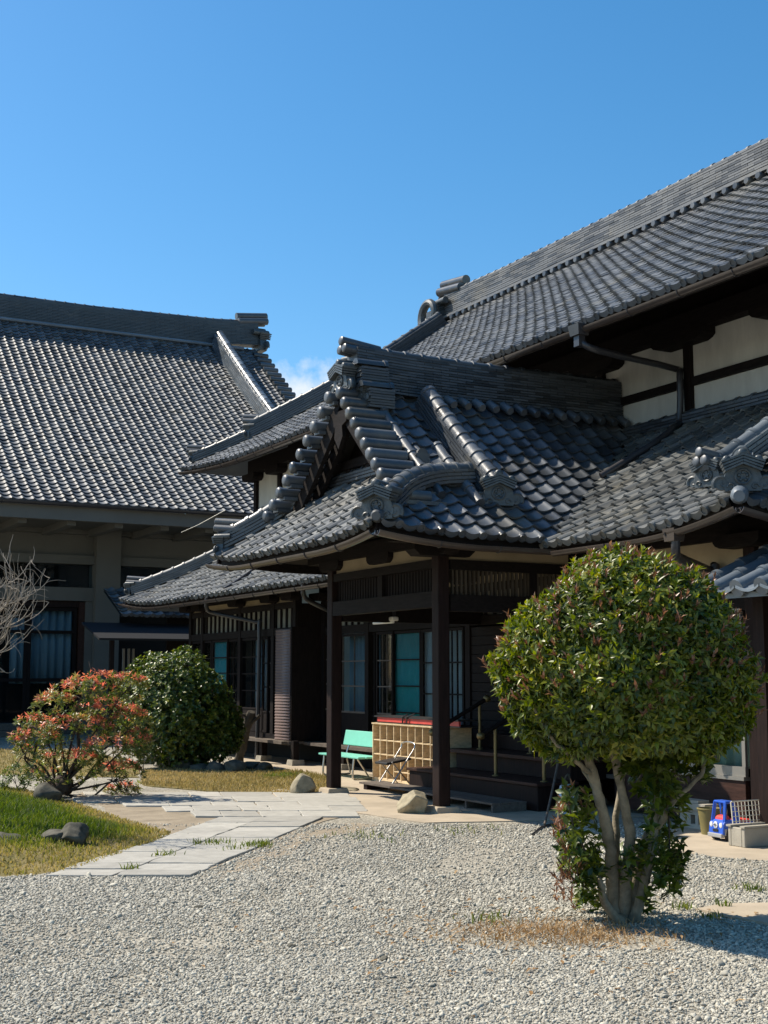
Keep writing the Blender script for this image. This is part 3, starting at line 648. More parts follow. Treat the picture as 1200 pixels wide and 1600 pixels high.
# shutter box with corrugated shutters
ya=YB+.01; yb=yat(431,9.8)
q=MB(); n=38; vs=[];fs=[]
z0,z1=.43,2.44
prof=[]
for i in range(n):
    z=z0+(z1-z0)*i/n; h=(z1-z0)/n
    prof+= [(9.80,z),(9.786,z+h*.18),(9.783,z+h*.5),(9.80,z+h*.95)]
vs=[(x,y,z) for x,z in prof for y in (ya+.02,yb)]
q.add(vs,[(2*i,2*i+2,2*i+3,2*i+1) for i in range(len(prof)-1)]); sh=q.build('corrugated_shutter',M['shutter'],hall,smooth=30)
sh['label']='mauve corrugated sliding shutter'; s=sh.modifiers.new('thickness','SOLIDIFY'); s.thickness=.006
q=MB(); q.box((9.80,YB-.012,.43),(WX2+.02,YB+.012,2.47)); q.build('shutter_box_side',M['wood'],hall)
q=MB(); q.box((9.74,YB-.03,.36),(9.92,yb+.06,.425)); q.build('shutter_sill',M['wood_grey'],hall)
# horizontal boards right of the doors, and the wall under the right-hand eave
for i,z in enumerate(np.arange(.42,2.30,.135)):
    q=MB(); q.box((WX2-.0-.02*(i%2)*0,11.95,z),(WX2+.03,yat(735,WX2),z+.128)); o=q.build('wall_board',M['wood_h'],hall)
    o.rotation_euler[1]=R(-3)
for ya_,yb_,X_ in ((7,12.5,9.9),(YB,YE,9.9),(12.5,YB-.01,10.4)):
    q=MB(); q.box((X_+.02,ya_,3.2),(X_+.08,yb_,3.62 if X_<10 else 3.9)); q.build('eave_blocking',M['wood'],hall)
q=MB(); q.prism([(9.95,3.2),(12.6,3.2),(12.6,5.1),(9.95,3.58)],Matrix(((1,0,0,0),(0,0,1,10.36),(0,1,0,0),(0,0,0,1))),.05); q.build('eave_blocking',M['wood'],hall)
q=MB(); q.box((9.97,6.9,0),(14,7.0,3.3)); q.build('end_wall',M['plaster_old'],hall)
RX=9.9; RY0=yat(1178,RX); RY1=12.4
q=MB(); q.box((RX+.03,7.0,2.42),(RX+.09,12.55,3.06)); q.build('plaster_panel',M['plaster_old'],hall)
for y in (12.5,RY0-.02,8.4): vpost(RX,y,.1,3.1,.16,'wood_post',proud=.04); bracket(hall,RX,y,2.93,.34,.14,.22)
hbeam('lintel',RX,7,12.5,2.28,2.42,.14)
hbeam('wall_plate',RX,7,12.5,3.04,3.26,.18,proud=.06)
wz0=onx(1120,1213,RX)[2]; wz1=onx(1120,1190,RX)[2]; yl=yat(1000,RX); yr=yat(1160,RX)
q=MB(); q.box((RX-.01,yr,.06),(RX+.05,12.42,wz0-.02)); o=q.build('wainscot_board',M['wood_red'],hall)
q=MB(); q.box((RX-.03,yr,wz0-.018),(RX+.06,12.42,wz0+.02)); q.build('window_sill',M['alum'],hall)
win=MB(); 
for z in (wz0+.022,2.2): win.box((RX-.005,yr,z),(RX+.04,12.42,z+.10))
for y in (yr,(yr+12.4)/2,12.36): win.box((RX,y,wz0+.124),(RX+.035,y+.05,2.198))
wf=win.build('window_frame',M['alum'],hall)
for a,c in ((yr+.052,(yr+12.4)/2-.002),((yr+12.4)/2+.052,12.358)):
    q=MB(); q.box((RX+.012,a,wz0+.124),(RX+.018,c,2.198)); q.build('pane',M['glass'],wf)
curtain(RX+.10,yr,12.4,wz0+.1,2.2,'curtain',wf,.018,.17)
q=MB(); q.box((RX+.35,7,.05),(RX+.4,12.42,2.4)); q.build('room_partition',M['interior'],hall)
for i,px in enumerate((1183,1190,1197,1206,1215,1225)):   # dark upright boards beyond the red post
    y=yat(px,RX); q=MB(); q.box((RX+.02,y-.035,.38),(RX+.05,y+.03,2.28)); q.build('upright_board',M['wood_post'],hall)
q=MB(); q.box((RX,7.0,.08),(RX+.05,yat(1176,RX),.37)); q.build('wainscot_board',M['wood'],hall)
# wing down-pipes
def px_tube(name,pts,r,m,parent,n=8):
    q=MB(); q.tube(smooth_path(pts,4),r,n); return q.build(name,M[m],parent,smooth=50)
px_tube('downpipe',[onx(323,934,8.9),onx(323,950,8.92),onx(335,958,9.1),onx(400,972,9.75),onx(405,978,9.78),onx(404,1080,9.78),onx(401,1186,9.78)],.04,'pipe',hall)
px_tube('downpipe',[onx(474,914,8.9),onx(474,928,8.92),onx(482,938,9.1),onx(512,953,9.5),onx(545,966,10.2)],.04,'pipe',hall)
px_tube('downpipe',[onx(1056,838,8.9),onx(1056,862,8.92),onx(1062,872,9.1),onx(1110,893,9.8),onx(1118,905,9.82),onx(1118,1190,9.82)],.05,'pipe',hall)
q=MB(); q.cbox(onx(1053,836,8.9),(.13,.15,.13),taper=1.2); q.build('leader_head',M['gutter'],hall)
# sloping rain pipe lying on the far lower roof
px_tube('roof_pipe',[SC.pt(LF-yy,vv,.075) for yy,vv in ((23.9,1.9),(23.3,1.0),(22.9,.3),(22.8,-.03))],.035,'pipe',hall)
# ------------------------------------------------------------------ entrance porch
porch=empty('entrance_porch',(8.03,14.93,0),'dark timber entrance porch with steep gabled roof of glossy grey tiles and ornate ridge ends','porch')
sp=lambda u,v:.10*fade(1-u/1.4)**2*fade(1-v/1.2)
SE=Slope((PX,PW0),(0,1),PZ,PA,PB_,sp)
def mE(u,v):
    x=PX+u
    if u<0: return False
    if v>u and not (u>=.95 and v>.45): return False
    if x>LE and zE(v)<zC(x-LE)-.03: return False
    return v<=2.46
dE=deck('porch_roof',porch,SE,0,5.35,0,2.45,mE); tiles(dE,SE,0,5.35,2.36,mE,'tile',320,eave_ok=lambda u:u<2.3)
SG=Slope((PX,PW1),(1,0),PZ,PA,PB_,lambda u,v:.10*(fade(1-u/1.4)**2+fade(1-(4.9-u)/1.4)**2)*fade(1-v/1.2))
mG=lambda u,v: 0<=u<=4.9 and v<=u and v<=4.9-u and v<=1.25
dG=deck('front_skirt_roof',porch,SG,0,4.9,0,1.25,mG); tiles(dG,SG,0,4.9,1.2,mG,'tile_lichen',300)
SH=Slope((PX+5.3,PW1),(0,-1),PZ,PA,PB_,lambda u,v:.10*fade(1-(5.3-u)/1.4)**2*fade(1-v/1.2))
def mH(u,v):
    x=5.3-u
    if v>x and not (x>=.95 and v>.45): return False
    if PX+x>LE and zE(v)<zC(PX+x-LE)-.03: return False
    return True
dH=deck('porch_roof_far_side',porch,SH,0,5.3,0,2.45,mH,M['deck']); tiles(dH,SH,0,5.3,2.36,mH,'tile',0,eave_ok=lambda u:u>3.0)
RY=15.07; RZ=zE(2.45)
pr=ridge('porch_ridge',porch,[(11.98,RY,RZ-.02),(9.6,RY,RZ-.04),(8.3,RY,RZ-.03),(7.62,RY,RZ+.0)],15,.36,.038,.075,'tile_ridge_shade',.26,.27)
for x in np.arange(8.75,11.9,.225):                       # round tile ends under the ridge
    b=MB(); b.lathe([(.05,-.02),(.062,0),(.062,.2)],10,Matrix.Translation((x,RY-.36,RZ-.12))@Matrix.Rotation(R(-60),4,'X'));b.build('ridge_foot_tile',M['tile'],pr,smooth=40)
onigawara(pr,(7.52,RY,RZ-.06),(-1,0),1.0); bird_roll(pr,(7.66,RY,RZ+.52),(-1,0),.82)
onigawara(pr,(7.66,RY-.28,RZ-.22),(-1,0),.62); onigawara(pr,(7.66,RY+.28,RZ-.22),(-1,0),.62)
for sd in (-1,1):                                  # stepped shoulders of thin courses either side of the ridge end
    for (xa,ya,z0,z1,yw) in ((7.60,.17,RZ-.02,RZ+.30,.16),(7.64,.30,RZ-.30,RZ-.02,.20)):
        n=int((z1-z0)/.036)
        for i in range(n):
            y0_,y1_=sorted((RY+sd*ya,RY+sd*(ya+yw+.008*(i%2)))); b=MB(); b.box((xa+.014*(i%2),y0_,z0+i*.036),(8.0+.012*((i+1)%2),y1_,z0+i*.036+.029)); b.build('ridge_shoulder_course',M['tile_ridge_shade'],pr)
        inst('cap_tile',cap_mesh(.085,.42,'tile'),mat4(np.array([0,1.0,0]),np.array([-1.0,0,0]),np.array([0,0,1.0]),(7.79,RY+sd*(ya+yw*.5),z1-.01)),pr)
k2=ridge('gable_ridge',porch,[np.array([8.58+.03*t,PW0+v,zE(v)+.02]) for v,t in zip(np.linspace(2.25,.62,14),np.linspace(0,1,14))],6,.25,.042,.098,'tile',.24,.215)
onigawara(k2,(8.63,PW0+.52,zE(.52)+.02),(-.35,-1),.95)
# single round row between the verge and the gable ridge
def roll_row(x,v0,v1,parent,r=.062,near=True,step=.3):
    vv=np.linspace(v0,v1,int(abs(v1-v0)*1.35/step)+1)
    for a,c in zip(vv,vv[1:]):
        pa=np.array([x,(PW0+a) if near else (PW1-a),zE(a)+.085]); pc=np.array([x,(PW0+c) if near else (PW1-c),zE(c)+.085])
        b=MB(); b.tube([pa,pa+(pc-pa)*.12,pa+(pc-pa)*.13,pa+(pc-pa)*1.04],[r+.012,r+.012,r,r*.95],12); b.build('round_row_tile',M['tile'],parent,smooth=40)
roll_row(7.86,2.0,.55,dE); roll_row(8.33,1.45,.45,dE,.07)
# verge: round tiles laid across the gable edge, stepping down both sides
for near in (True,False):
    n=11
    for i in range(n):
        v=2.28-i*(2.28-.50)/(n-1); y=(PW0+v) if near else (PW1-v); x0=7.36-.02*i
        b=MB(); z=zE(v)+.075
        b.lathe([(.045,-.028),(.072,-.014),(.083,.006),(.083,.03),(.076,.034),(.076,.50)],16,Matrix.Translation((x0,y,z))@Matrix.Rotation(R(90),4,'Y'))
        b.build('verge_roll_tile',M['tile'],dE if near else dH,smooth=40)
        b=MB(); b.box((x0+.05,y-.10,z-.105),(7.84,y+.06,z-.06)); b.build('verge_flat_tile',M['tile'],dE if near else dH)
hn=[(6.80,12.70,0),(7.08,12.96,0),(7.42,13.22,0),(7.85,13.40,0),(8.25,13.47,0),(8.46,13.50,0)]
hn=[(x,y,max(zE(y-PW0) if y-PW0<x-PX else zE(x-PX),0)+.03+(.07 if i==0 else 0)) for i,(x,y,z) in enumerate(hn)][::-1]
h1=ridge('hip_ridge',porch,smooth_path(hn,5),4,.25,.045,.095,'tile',.22,.20); onigawara(h1,(6.76,12.68,3.30),(-1,-.75),.98)
b=MB(); b.lathe([(.05,-.02),(.08,.03),(.08,.3)],14,Matrix.Translation((PX-.04,PW0-.04,3.33))@Matrix.Rotation(R(-45),4,'Z')@Matrix.Rotation(R(-80),4,'X')); b.build('corner_roll_tile',M['tile'],h1,smooth=40)
hfp=[np.array([PX+q,PW1-q,zE(q)+.02+.08*fade(1-q/.5)]) for q in np.linspace(1.2,.12,9)]
h2=ridge('hip_ridge',porch,hfp,5,.25,.045,.085,'tile',.24,.24); onigawara(h2,(PX+.08,PW1-.08,3.28),(-1,1),.8); bird_roll(h2,(PX+.12,PW1-.12,3.66),(-1,1),.75)
# gable: boarded triangle, barge boards, pendant
b=MB(); b.add([(7.98,PW0+.95,zE(.95)-.05),(7.98,PW1-.95,zE(.95)-.05),(7.98,RY,RZ-.05)],[(0,2,1)]); b.add([(8.02,PW0+.95,zE(.95)-.05),(8.02,PW1-.95,zE(.95)-.05),(8.02,RY,RZ-.05)],[(0,1,2)]); b.build('gable_boarding',M['wood'],porch)
for s in (1,-1):
    for nm,x,off,hh in (('barge_board',7.50,-.20,.22),('inner_barge_board',7.68,-.24,.16)):
        P=[(x,(PW0+v) if s>0 else (PW1-v),zE(v)+off) for v in np.linspace(.42,2.45,10)]; b=MB()
        sweep(b,P,[(-.03,-hh/2),(.03,-hh/2),(.03,hh/2),(-.03,hh/2)],up=(0,0,1)); b.build(nm,M['wood_h'],porch)
for z in (3.95,4.35,4.72):
    q=MB(); hw=max(.2,(RZ-.25-z)*1.02); q.box((7.84,RY-hw,z),(7.96,RY+hw,z+.12)); q.build('gable_tie',M['wood_h'],porch)
for dy in (-.55,0,.55): q=MB(); q.box((7.86,RY+dy-.06,3.9),(7.95,RY+dy+.06,4.9-abs(dy)*.8)); q.build('gable_strut',M['wood'],porch)
q=MB(); q.prism([(-.30,0),(-.22,-.16),(-.10,-.2),(-.12,-.34),(0,-.50),(.12,-.34),(.10,-.2),(.22,-.16),(.30,0)],Matrix(((0,0,1,7.44),(1,0,0,RY),(0,1,0,RZ-.30),(0,0,0,1))),.05); q.build('gable_pendant',M['wood_h'],porch)
q=ridge('gable_foot_course',porch,[(7.93,PW0+1.1,zE(1.2)+.0),(7.93,PW1-1.1,zE(1.2))],3,.2,.045,.06,'tile')
# eave boards, gutters
fp=lambda q,dz,S,a,c: [S.pt(u,q,dz) for u in np.linspace(a,c,20)]
for S,a,c in ((SG,.0,4.9),(SE,0,2.35),(SH,3.0,5.3)):
    b=MB(); sweep(b,fp(.06,-.11,S,a,c),[(-.03,-.06),(.03,-.06),(.03,.06),(-.03,.06)]); b.build('eave_board',M['wood_h'],porch)
gutter(porch,fp(-.08,-.085,SG,-.05,4.95),.062); gutter(porch,fp(-.08,-.085,SE,-.05,2.3),.062)
rf=MB(); rf.beam((0,0,0),(1.25,0,1.25*.76),.06,.08); rfm=rf.mesh('rafter',M['wood'])
for u in np.arange(.4,4.7,.36): L_=min(1,max(.05,(min(u,4.9-u)-.25)/1.25)); inst('rafter',rfm,Matrix.Translation(Vector(SG.pt(u,.1,-.13)))@Matrix.Diagonal((L_,1,L_,1)),porch)
for u in np.arange(.4,2.6,.36): L_=min(1,max(.05,(u-.25)/1.25)); inst('rafter',rfm,Matrix.Translation(Vector(SE.pt(u,.1,-.13)))@Matrix.Rotation(R(90),4,'Z')@Matrix.Diagonal((L_,1,L_,1)),porch)
# frame
PYn,PYf,PPX=13.49,16.36,8.03
def ppost(x,y,zt,w=.158):
    b=MB(); b.box((x-w/2,y-w/2,.075),(x+w/2,y+w/2,zt)); o=b.build('porch_post',M['wood_post'],porch,bevel=.012)
    s=MB(); s.cbox((x,y,.04),(.34,.34,.08),taper=.84); s.build('post_base_stone',M['apron'],o,bevel=.012); return o
ppost(PPX,PYn,3.05); ppost(PPX,PYf,3.05); ppost(10.2,PYn,3.05,.16)
def pbeam(name,x0,x1,y0,y1,z0,z1,m='wood_h'):
    q=MB(); q.box((x0,y0,z0),(x1,y1,z1)); return q.build(name,M[m],porch)
pbeam('front_beam',PPX-.07,PPX+.07,PYn+.08,PYf-.08,2.41,2.60)
pbeam('front_rail',PPX-.06,PPX+.06,PYn+.08,PYf-.08,2.88,2.985)
pbeam('front_panel',PPX+.01,PPX+.03,PYn+.08,PYf-.08,2.602,2.878,'wood')
for y in np.arange(PYn+.15,PYf-.12,.075): pbeam('panel_slat',PPX+.0,PPX+.0085,y,y+.03,2.602,2.878,'wood')
pbeam('panel_stile',PPX-.05,PPX+.06,(PYn+PYf)/2-.05,(PYn+PYf)/2+.05,2.602,2.878,'wood')
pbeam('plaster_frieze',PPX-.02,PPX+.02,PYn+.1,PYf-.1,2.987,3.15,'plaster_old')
pbeam('eave_beam',PPX-.09,PPX+.09,PYn-.7,PYf+.7,3.155,3.34)
pbeam('far_beam',PPX+.105,10.4,PYf-.07,PYf+.07,2.34,2.56); pbeam('far_eave_beam',PPX+.1,10.4,PYf-.08,PYf+.08,3.16,3.33)
pbeam('near_eave_beam',PPX-.7,9.1,PYn-.09,PYn+.09,3.16,3.335)
pbeam('side_beam',PPX+.105,10.4,PYn-.06,PYn+.06,2.36,2.56); pbeam('side_rail',PPX+.105,10.4,PYn-.055,PYn+.055,2.86,2.98)
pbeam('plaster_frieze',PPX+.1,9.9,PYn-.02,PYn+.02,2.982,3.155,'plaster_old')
for x in np.arange(PPX+.15,10.3,.062): pbeam('transom_slat',x,x+.026,PYn-.02,PYn+.02,2.562,2.858,'wood_slat')
pbeam('side_stile',9.30,9.40,PYn-.045,PYn+.045,2.562,2.858,'wood')
for y in (PYn,(PYn+PYf)/2,PYf): bracket(porch,PPX+.1,y,3.03,.30,.14,.2)
q=MB(); q.prism([(-.42,.15),(-.42,.07),(-.34,0),(.34,0),(.42,.07),(.42,.15)],Matrix(((1,0,0,PPX),(0,0,1,PYn-.12),(0,1,0,3.01),(0,0,0,1))),.24); q.build('bracket_arm',M['wood_h'],porch)
pbeam('ceiling',PPX+.05,11.4,PYn,PYf,3.36,3.40,'wood')
lx=8.9; lp=onx(601,968,lx)
b=MB(); b.box((lp[0]-.05,lp[1]-.33,lp[2]-.03),(lp[0]+.05,lp[1]+.33,lp[2]+.03)); lo=b.build('ceiling_lamp',M['lamp'],None,bevel=.015)
tag(lo,'unlit white fluorescent lamp fixed under the porch beam','lamp')
b=MB(); b.tube([(lp[0]-.02,lp[1]-.3,lp[2]-.045),(lp[0]-.02,lp[1]+.3,lp[2]-.045)],.018,8); b.build('tube',M['white'],lo,smooth=40)
b=MB(); b.box((lp[0]-.02,lp[1]-.30,lp[2]+.03),(lp[0]+.02,lp[1]-.26,3.37)); b.box((lp[0]-.02,lp[1]+.26,lp[2]+.03),(lp[0]+.02,lp[1]+.30,3.37)); b.build('hanger',M['pipe'],lo)
# ------------------------------------------------------------------ low canopy roof at the right edge
can=empty('gate_canopy',(9.6,8.8,0),'low canopy of blue-grey round tiles on dark posts beside the hall corner','canopy')
SK=Slope((8.75,9.98),(1,0),2.38,.42,.0)
dK=deck('canopy_roof',can,SK,0,2.6,0,1.3,lambda u,v:True,M['tile_new'])
for j in range(8):
    u=.14+j*.315
    for a in np.arange(-.06,1.3,.33):
        b=MB(); tu,tv,n=SK.frame(u,a); p0=SK.pt(u,a,.05); p1=p0+tv*.37
        b.tube([p0,p0+tv*.05,p0+tv*.055,p1],[.085,.085,.072,.069],14); b.build('round_tile',M['tile_new'],dK,smooth=40)
        if j<7:
            b=MB(); q0=SK.pt(u+.157,a,.02); k=6; vs=[]
            for t,lift in ((0,.022),(.36,.0)):
                for i in range(k+1):
                    s=(i/k-.5)*.30; vs.append(tuple(q0+tu*s+tv*t+n*(lift+.045*(2*s/.30)**2-.01)))
            vs+= [(x,y,z-.022) for x,y,z in vs[:k+1]]
            b.add(vs,[(i,i+1,k+2+i,k+1+i) for i in range(k)]+[(2*k+2+i,2*k+3+i,i+1,i) for i in range(k)]); b.build('pan_tile',M['tile_new'],dK,smooth=40)
for x,y in ((9.35,9.55),(9.35,7.4)):
    q=MB(); q.box((x-.07,y-.07,.02),(x+.07,y+.07,2.52)); q.build('post',M['wood_post'],can)
q=MB(); q.box((9.27,7.2,2.42),(9.43,9.7,2.53)); q.build('beam',M['wood_h'],can)
q=MB(); q.box((9.0,7.2,2.36),(10.0,9.7,2.40)); q.build('soffit',M['wood'],can)
# ------------------------------------------------------------------ concrete hall at the far left
lh=empty('concrete_hall',(10,38,0),'large concrete temple hall with broad grey tiled roof behind the garden shrubs','temple hall')
LY=36.0; EY=33.0
SL=Slope((0.5,EY),(0,1),5.98,.60,.0103)
LW=17.6; mL=lambda u,v: 0<=u<=LW
dL=deck('main_roof',lh,SL,0,LW,0,10.5,mL,step=.35); tiles(dL,SL,0,LW,10.35,mL,'tile_old',300)
zL=lambda v:5.98+.60*v+.0103*v*v
rl=ridge('main_ridge',lh,[(0.5,43.5,zL(10.5)-.15),(12,43.5,zL(10.5)-.15),(16.5,43.5,zL(10.5)-.02),(18.15,43.5,zL(10.5)+.12)],17,.55,.051,.12,'tile_ridge_shade',.36,.34)
bb=MB(); bb.tube([(.5,43.2,zL(10.5)-.12),(17.5,43.2,zL(10.5)-.1)],.06,8); bb.build('ridge_foot_strip',M['tile_new'],rl)
onigawara(rl,(18.25,43.5,zL(10.5)-.1),(1,0),2.0); bird_roll(rl,(18.1,43.5,zL(10.5)+1.02),(1,0),1.7)
for x,r_,n_ in ((16.5,.15,7),):
    ridge('gable_ridge',lh,[np.array([x,EY+v,zL(v)+.03]) for v in np.linspace(10.3,5.0,22)],n_,.42 if n_>4 else .2,.07,r_,'tile_new',.34,.33)
for i in range(30):
    v=10.0-i*.30; b=MB(); b.lathe([(.07,-.02),(.10,.01),(.10,.55)],12,Matrix.Translation((18.35,EY+v,zL(v)+.06))@Matrix.Rotation(R(-90),4,'Y')); b.build('verge_roll_tile',M['tile'],dL,smooth=40)
b=MB(); b.add([(.5,43.5,zL(10.5)-.1),(18.1,43.5,zL(10.5)-.1),(18.1,54,5.9),(.5,54,5.9)],[(0,3,2,1)]); b.build('back_roof_slope',M['tile_old'],lh)
b=MB(); b.add([(17.9,EY+.5,5.9),(17.9,53,5.9),(17.9,43.5,zL(10.5)-.2)],[(0,1,2)]); b.build('gable_wall',M['concrete'],lh)
gutter(lh,[(x,EY-.10,5.93) for x in np.linspace(.5,18,30)],.08,'pipe')
def lbox(name,x0,x1,y0,y1,z0,z1,m='concrete'):
    q=MB(); q.box((x0,y0,z0),(x1,y1,z1)); return q.build(name,M[m],lh)
lbox('eave_fascia',.5,18,EY+.02,EY+.25,5.52,5.86); lbox('soffit',.5,18,EY+.252,LY+.4,5.60,5.75)
for x in np.arange(1.2,17.5,1.25): lbox('eave_joist',x,x+.22,EY+.3,LY,5.42,5.60)
zy=lambda y,Y=LY,x=70: ony(x,y,Y)[2]
xy=lambda x,Y=LY,y=1000: ony(x,y,Y)[0]
cx0,cx1=xy(142),xy(180)
lbox('column',cx0,cx1,LY-.35,LY+.35,0,5.6); lbox('column',cx0-8.2,cx1-8.2,LY-.35,LY+.35,0,5.6)
lbox('column',cx1+6.0,cx1+6.7,LY-.35,LY+.35,0,5.6)
for a,c in ((cx1-8.2,cx0),(cx1,cx1+6.0)):
    a+=.004;c-=.004
    lbox('head_beam',a,c,LY-.20,LY+.25,zy(833),5.6); lbox('wall_panel',a,c,LY-.02,LY+.2,zy(866),zy(833)-.003)
    lbox('upper_beam',a,c,LY-.16,LY+.25,zy(880),zy(866)-.003)
    lbox('transom_glass',a,c,LY+.05,LY+.08,zy(917),zy(880)-.003,'glass')
    lbox('lower_beam',a,c,LY-.18,LY+.25,zy(938),zy(917)-.003)
    lbox('plinth_board',a,c,LY-.05,LY+.12,.0,zy(1132),'wood_grey')
lbox('room_partition',.6,17.9,LY+1.2,LY+1.3,0,5.599,'interior')
lbox('window_jamb',xy(121),xy(130),LY-.10,LY+.15,.4,zy(940),'wood_red'); lbox('side_pier',xy(130)+.003,cx0-.006,LY-.12,LY+.2,0,zy(938)-.003)
lbox('window_head',cx1-8.0,xy(121)-.003,LY-.08,LY+.1,zy(948),zy(938)-.003,'wood_post')
wzt,wzb=zy(949),zy(1065)
wx=[cx1-7.9,xy(-230),xy(-110),xy(-38),xy(43),xy(119)]
for i,(a,c) in enumerate(zip(wx,wx[1:])):
    q=MB(); f=.09
    for x in (a+.004,c-f-.004): q.box((x,LY-.03,.45),(x+f,LY+.03,wzt))
    for z in (zy(1132)+.02,wzb,zy(990),wzt-f): q.box((a+f+.004,LY-.025,z),(c-f-.004,LY+.025,z+f))
    d=q.build('glazed_door',M['wood'],lh)
    for za,zb in ((zy(1132)+.02+f,wzb),(wzb+f,zy(990)),(zy(990)+f,wzt-f)):
        q=MB(); q.box((a+f+.006,LY-.004,za+.002),(c-f-.006,LY+.004,zb-.002)); q.build('pane',M['glass'],d)
    if i==4: curtain(LY+.16,a+.12,c-.08,wzb-.05,wzt-.05,'curtain_b',d,.04,.22,'x')
    if i==3: curtain(LY+.16,c-.42,c-.05,wzb-.05,wzt-.3,'curtain_b',d,.04,.2,'x')
lbox('step',cx1-8,xy(60),LY-1.0,LY-.06,0,.16,'wood_grey'); lbox('step',cx1-8,xy(58),LY-.6,LY-.06,.162,.34,'wood_grey')
# passage between the halls, with a small tiled roof and a sheet-metal canopy
ps=empty('connecting_passage',(13.5,33,0),'low dark passage with small tiled roof and metal canopy between the two halls','passage')
SP=Slope((9.6,31.4),(0,1),3.08,.45,0); mP=lambda u,v:True
dP=deck('passage_roof',ps,SP,0,5.5,0,1.6,mP); tiles(dP,SP,0,5.5,1.5,mP,'tile_old',60)
q=MB(); q.box((10.9,31.75,0),(16,31.85,3.1)); q.build('passage_wall',M['wood'],ps)
a=ony(155,1000,30.2); q=MB(); z=a[2]
q.add([(a[0],30.2,z),(14.5,30.2,z),(14.5,31.74,z+.42),(a[0],31.74,z+.42),(a[0],30.2,z+.05),(14.5,30.2,z+.05),(14.5,31.74,z+.47),(a[0],31.74,z+.47)],[(0,3,2,1),(4,5,6,7),(0,1,5,4),(1,2,6,5),(2,3,7,6),(3,0,4,7)]); q.build('metal_canopy',M['canopy'],ps)
for px in (192,200,207):
    x=ony(px,1010,31.7)[0]; q=MB(); q.box((x,31.68,.3),(x+.05,31.74,2.25)); q.build('window_mullion',M['alum'],ps)
q=MB(); q.box((a[0]+.3,30.3,0),(a[0]+.4,30.4,z)); q.build('canopy_post',M['wood'],ps)
q=MB(); P=[ony(283,832,32.0),ony(310,820,31.5),ony(352,797,31.0)]; q.tube(P,.008,6); wo_=q.build('stay_wire',M['wire'],ps)
# ------------------------------------------------------------------ ground
def pip(P,poly):                                    # vectorised point in polygon
    x,y=P[:,0],P[:,1]; n=len(poly); r=np.zeros(len(P),bool)
    for i in range(n):
        x0,y0=poly[i]; x1,y1=poly[(i+1)%n]
        c=((y0>y)!=(y1>y))&(x<(x1-x0)*(y-y0)/((y1-y0) if y1!=y0 else 1e-9)+x0); r^=c
    return r
def edge_dist(P,poly):
    d=np.full(len(P),1e9); n=len(poly)
    for i in range(n):
        a=np.array(poly[i]); b=np.array(poly[(i+1)%n]); ab=b-a; t=np.clip(((P-a)@ab)/(ab@ab),0,1); d=np.minimum(d,np.linalg.norm(P-(a+t[:,None]*ab),axis=1))
    return d
def gpoly(px): return [tuple(onz(x,y)[:2]) for x,y in px]
def ground_mat():
    m=mat('gravel_ground',(.285,.262,.212),.9,.2,var=.25,scale=.9,bump=0); n=m.node_tree.nodes; l=m.node_tree.links; b=n['Principled BSDF']
    src=b.inputs['Base Color'].links[0].from_socket; g=n.new('ShaderNodeNewGeometry')
    v=n.new('ShaderNodeTexVoronoi'); v.inputs['Scale'].default_value=36; l.new(g.outputs['Position'],v.inputs['Vector'])
    sx=n.new('ShaderNodeSeparateXYZ'); l.new(v.outputs['Color'],sx.inputs[0]); mr=n.new('ShaderNodeMapRange'); mr.inputs['To Min'].default_value=.75; mr.inputs['To Max'].default_value=1.35; l.new(sx.outputs['X'],mr.inputs['Value'])
    h=n.new('ShaderNodeHueSaturation'); l.new(src,h.inputs['Color']); l.new(mr.outputs[0],h.inputs['Value']); l.new(h.outputs[0],b.inputs['Base Color'])
    bp=n.new('ShaderNodeBump'); bp.inputs['Strength'].default_value=.7; bp.inputs['Distance'].default_value=.02; bp.invert=True; l.new(v.outputs['Distance'],bp.inputs['Height']); l.new(bp.outputs[0],b.inputs['Normal'])
    return m
M['ground']=ground_mat()
b=MB(); b.add([(-800,-800,0),(800,-800,0),(800,800,0),(-800,800,0)],[(0,1,2,3)]); g=b.build('ground',M['ground']); tag(g,'pale grey gravel forecourt','ground',kind='structure')
def flat(name,poly,z,matl,label,cat,thick=None,kind='structure',jag=0):
    q=MB(); n=len(poly)
    if jag:
        out=[]
        for i in range(n):
            a=np.array(poly[i]);c=np.array(poly[(i+1)%n]); k=max(1,int(np.linalg.norm(c-a)/.25))
            for j in range(k): out.append(tuple(a+(c-a)*j/k+np.random.uniform(-jag,jag,2)))
        poly=out; n=len(poly)
    vs=[(x,y,z) for x,y in poly]+[(x,y,-.05) for x,y in poly]
    q.add(vs,[tuple(range(n))]+[(i,n+i,n+(i+1)%n,(i+1)%n) for i in range(n)]); me=q
    a=sum(poly[i][0]*poly[(i+1)%n][1]-poly[(i+1)%n][0]*poly[i][1] for i in range(n))
    if a<0: me.f=[tuple(reversed(f)) for f in me.f]
    o=me.build(name,matl); return tag(o,label,cat,kind=kind)
APRON=[(6.95,16.9),(7.05,14.2),(7.3,12.6),(8.1,12.35),(9.1,12.05),(10.6,12.0),(10.6,24),(9.45,24),(9.25,20.6),(8.6,17.9)]
flat('porch_apron',APRON,.012,M['apron'],'worn tan concrete floor in front of the porch and veranda','pavement',jag=.03)
PAD=gpoly([(1045,1330),(1130,1342),(1240,1350)])+[(9.95,8.0),(9.95,11.6)]
flat('side_apron',PAD,.010,M['apron'],'tan concrete strip along the foot of the hall wall','pavement',jag=.03)
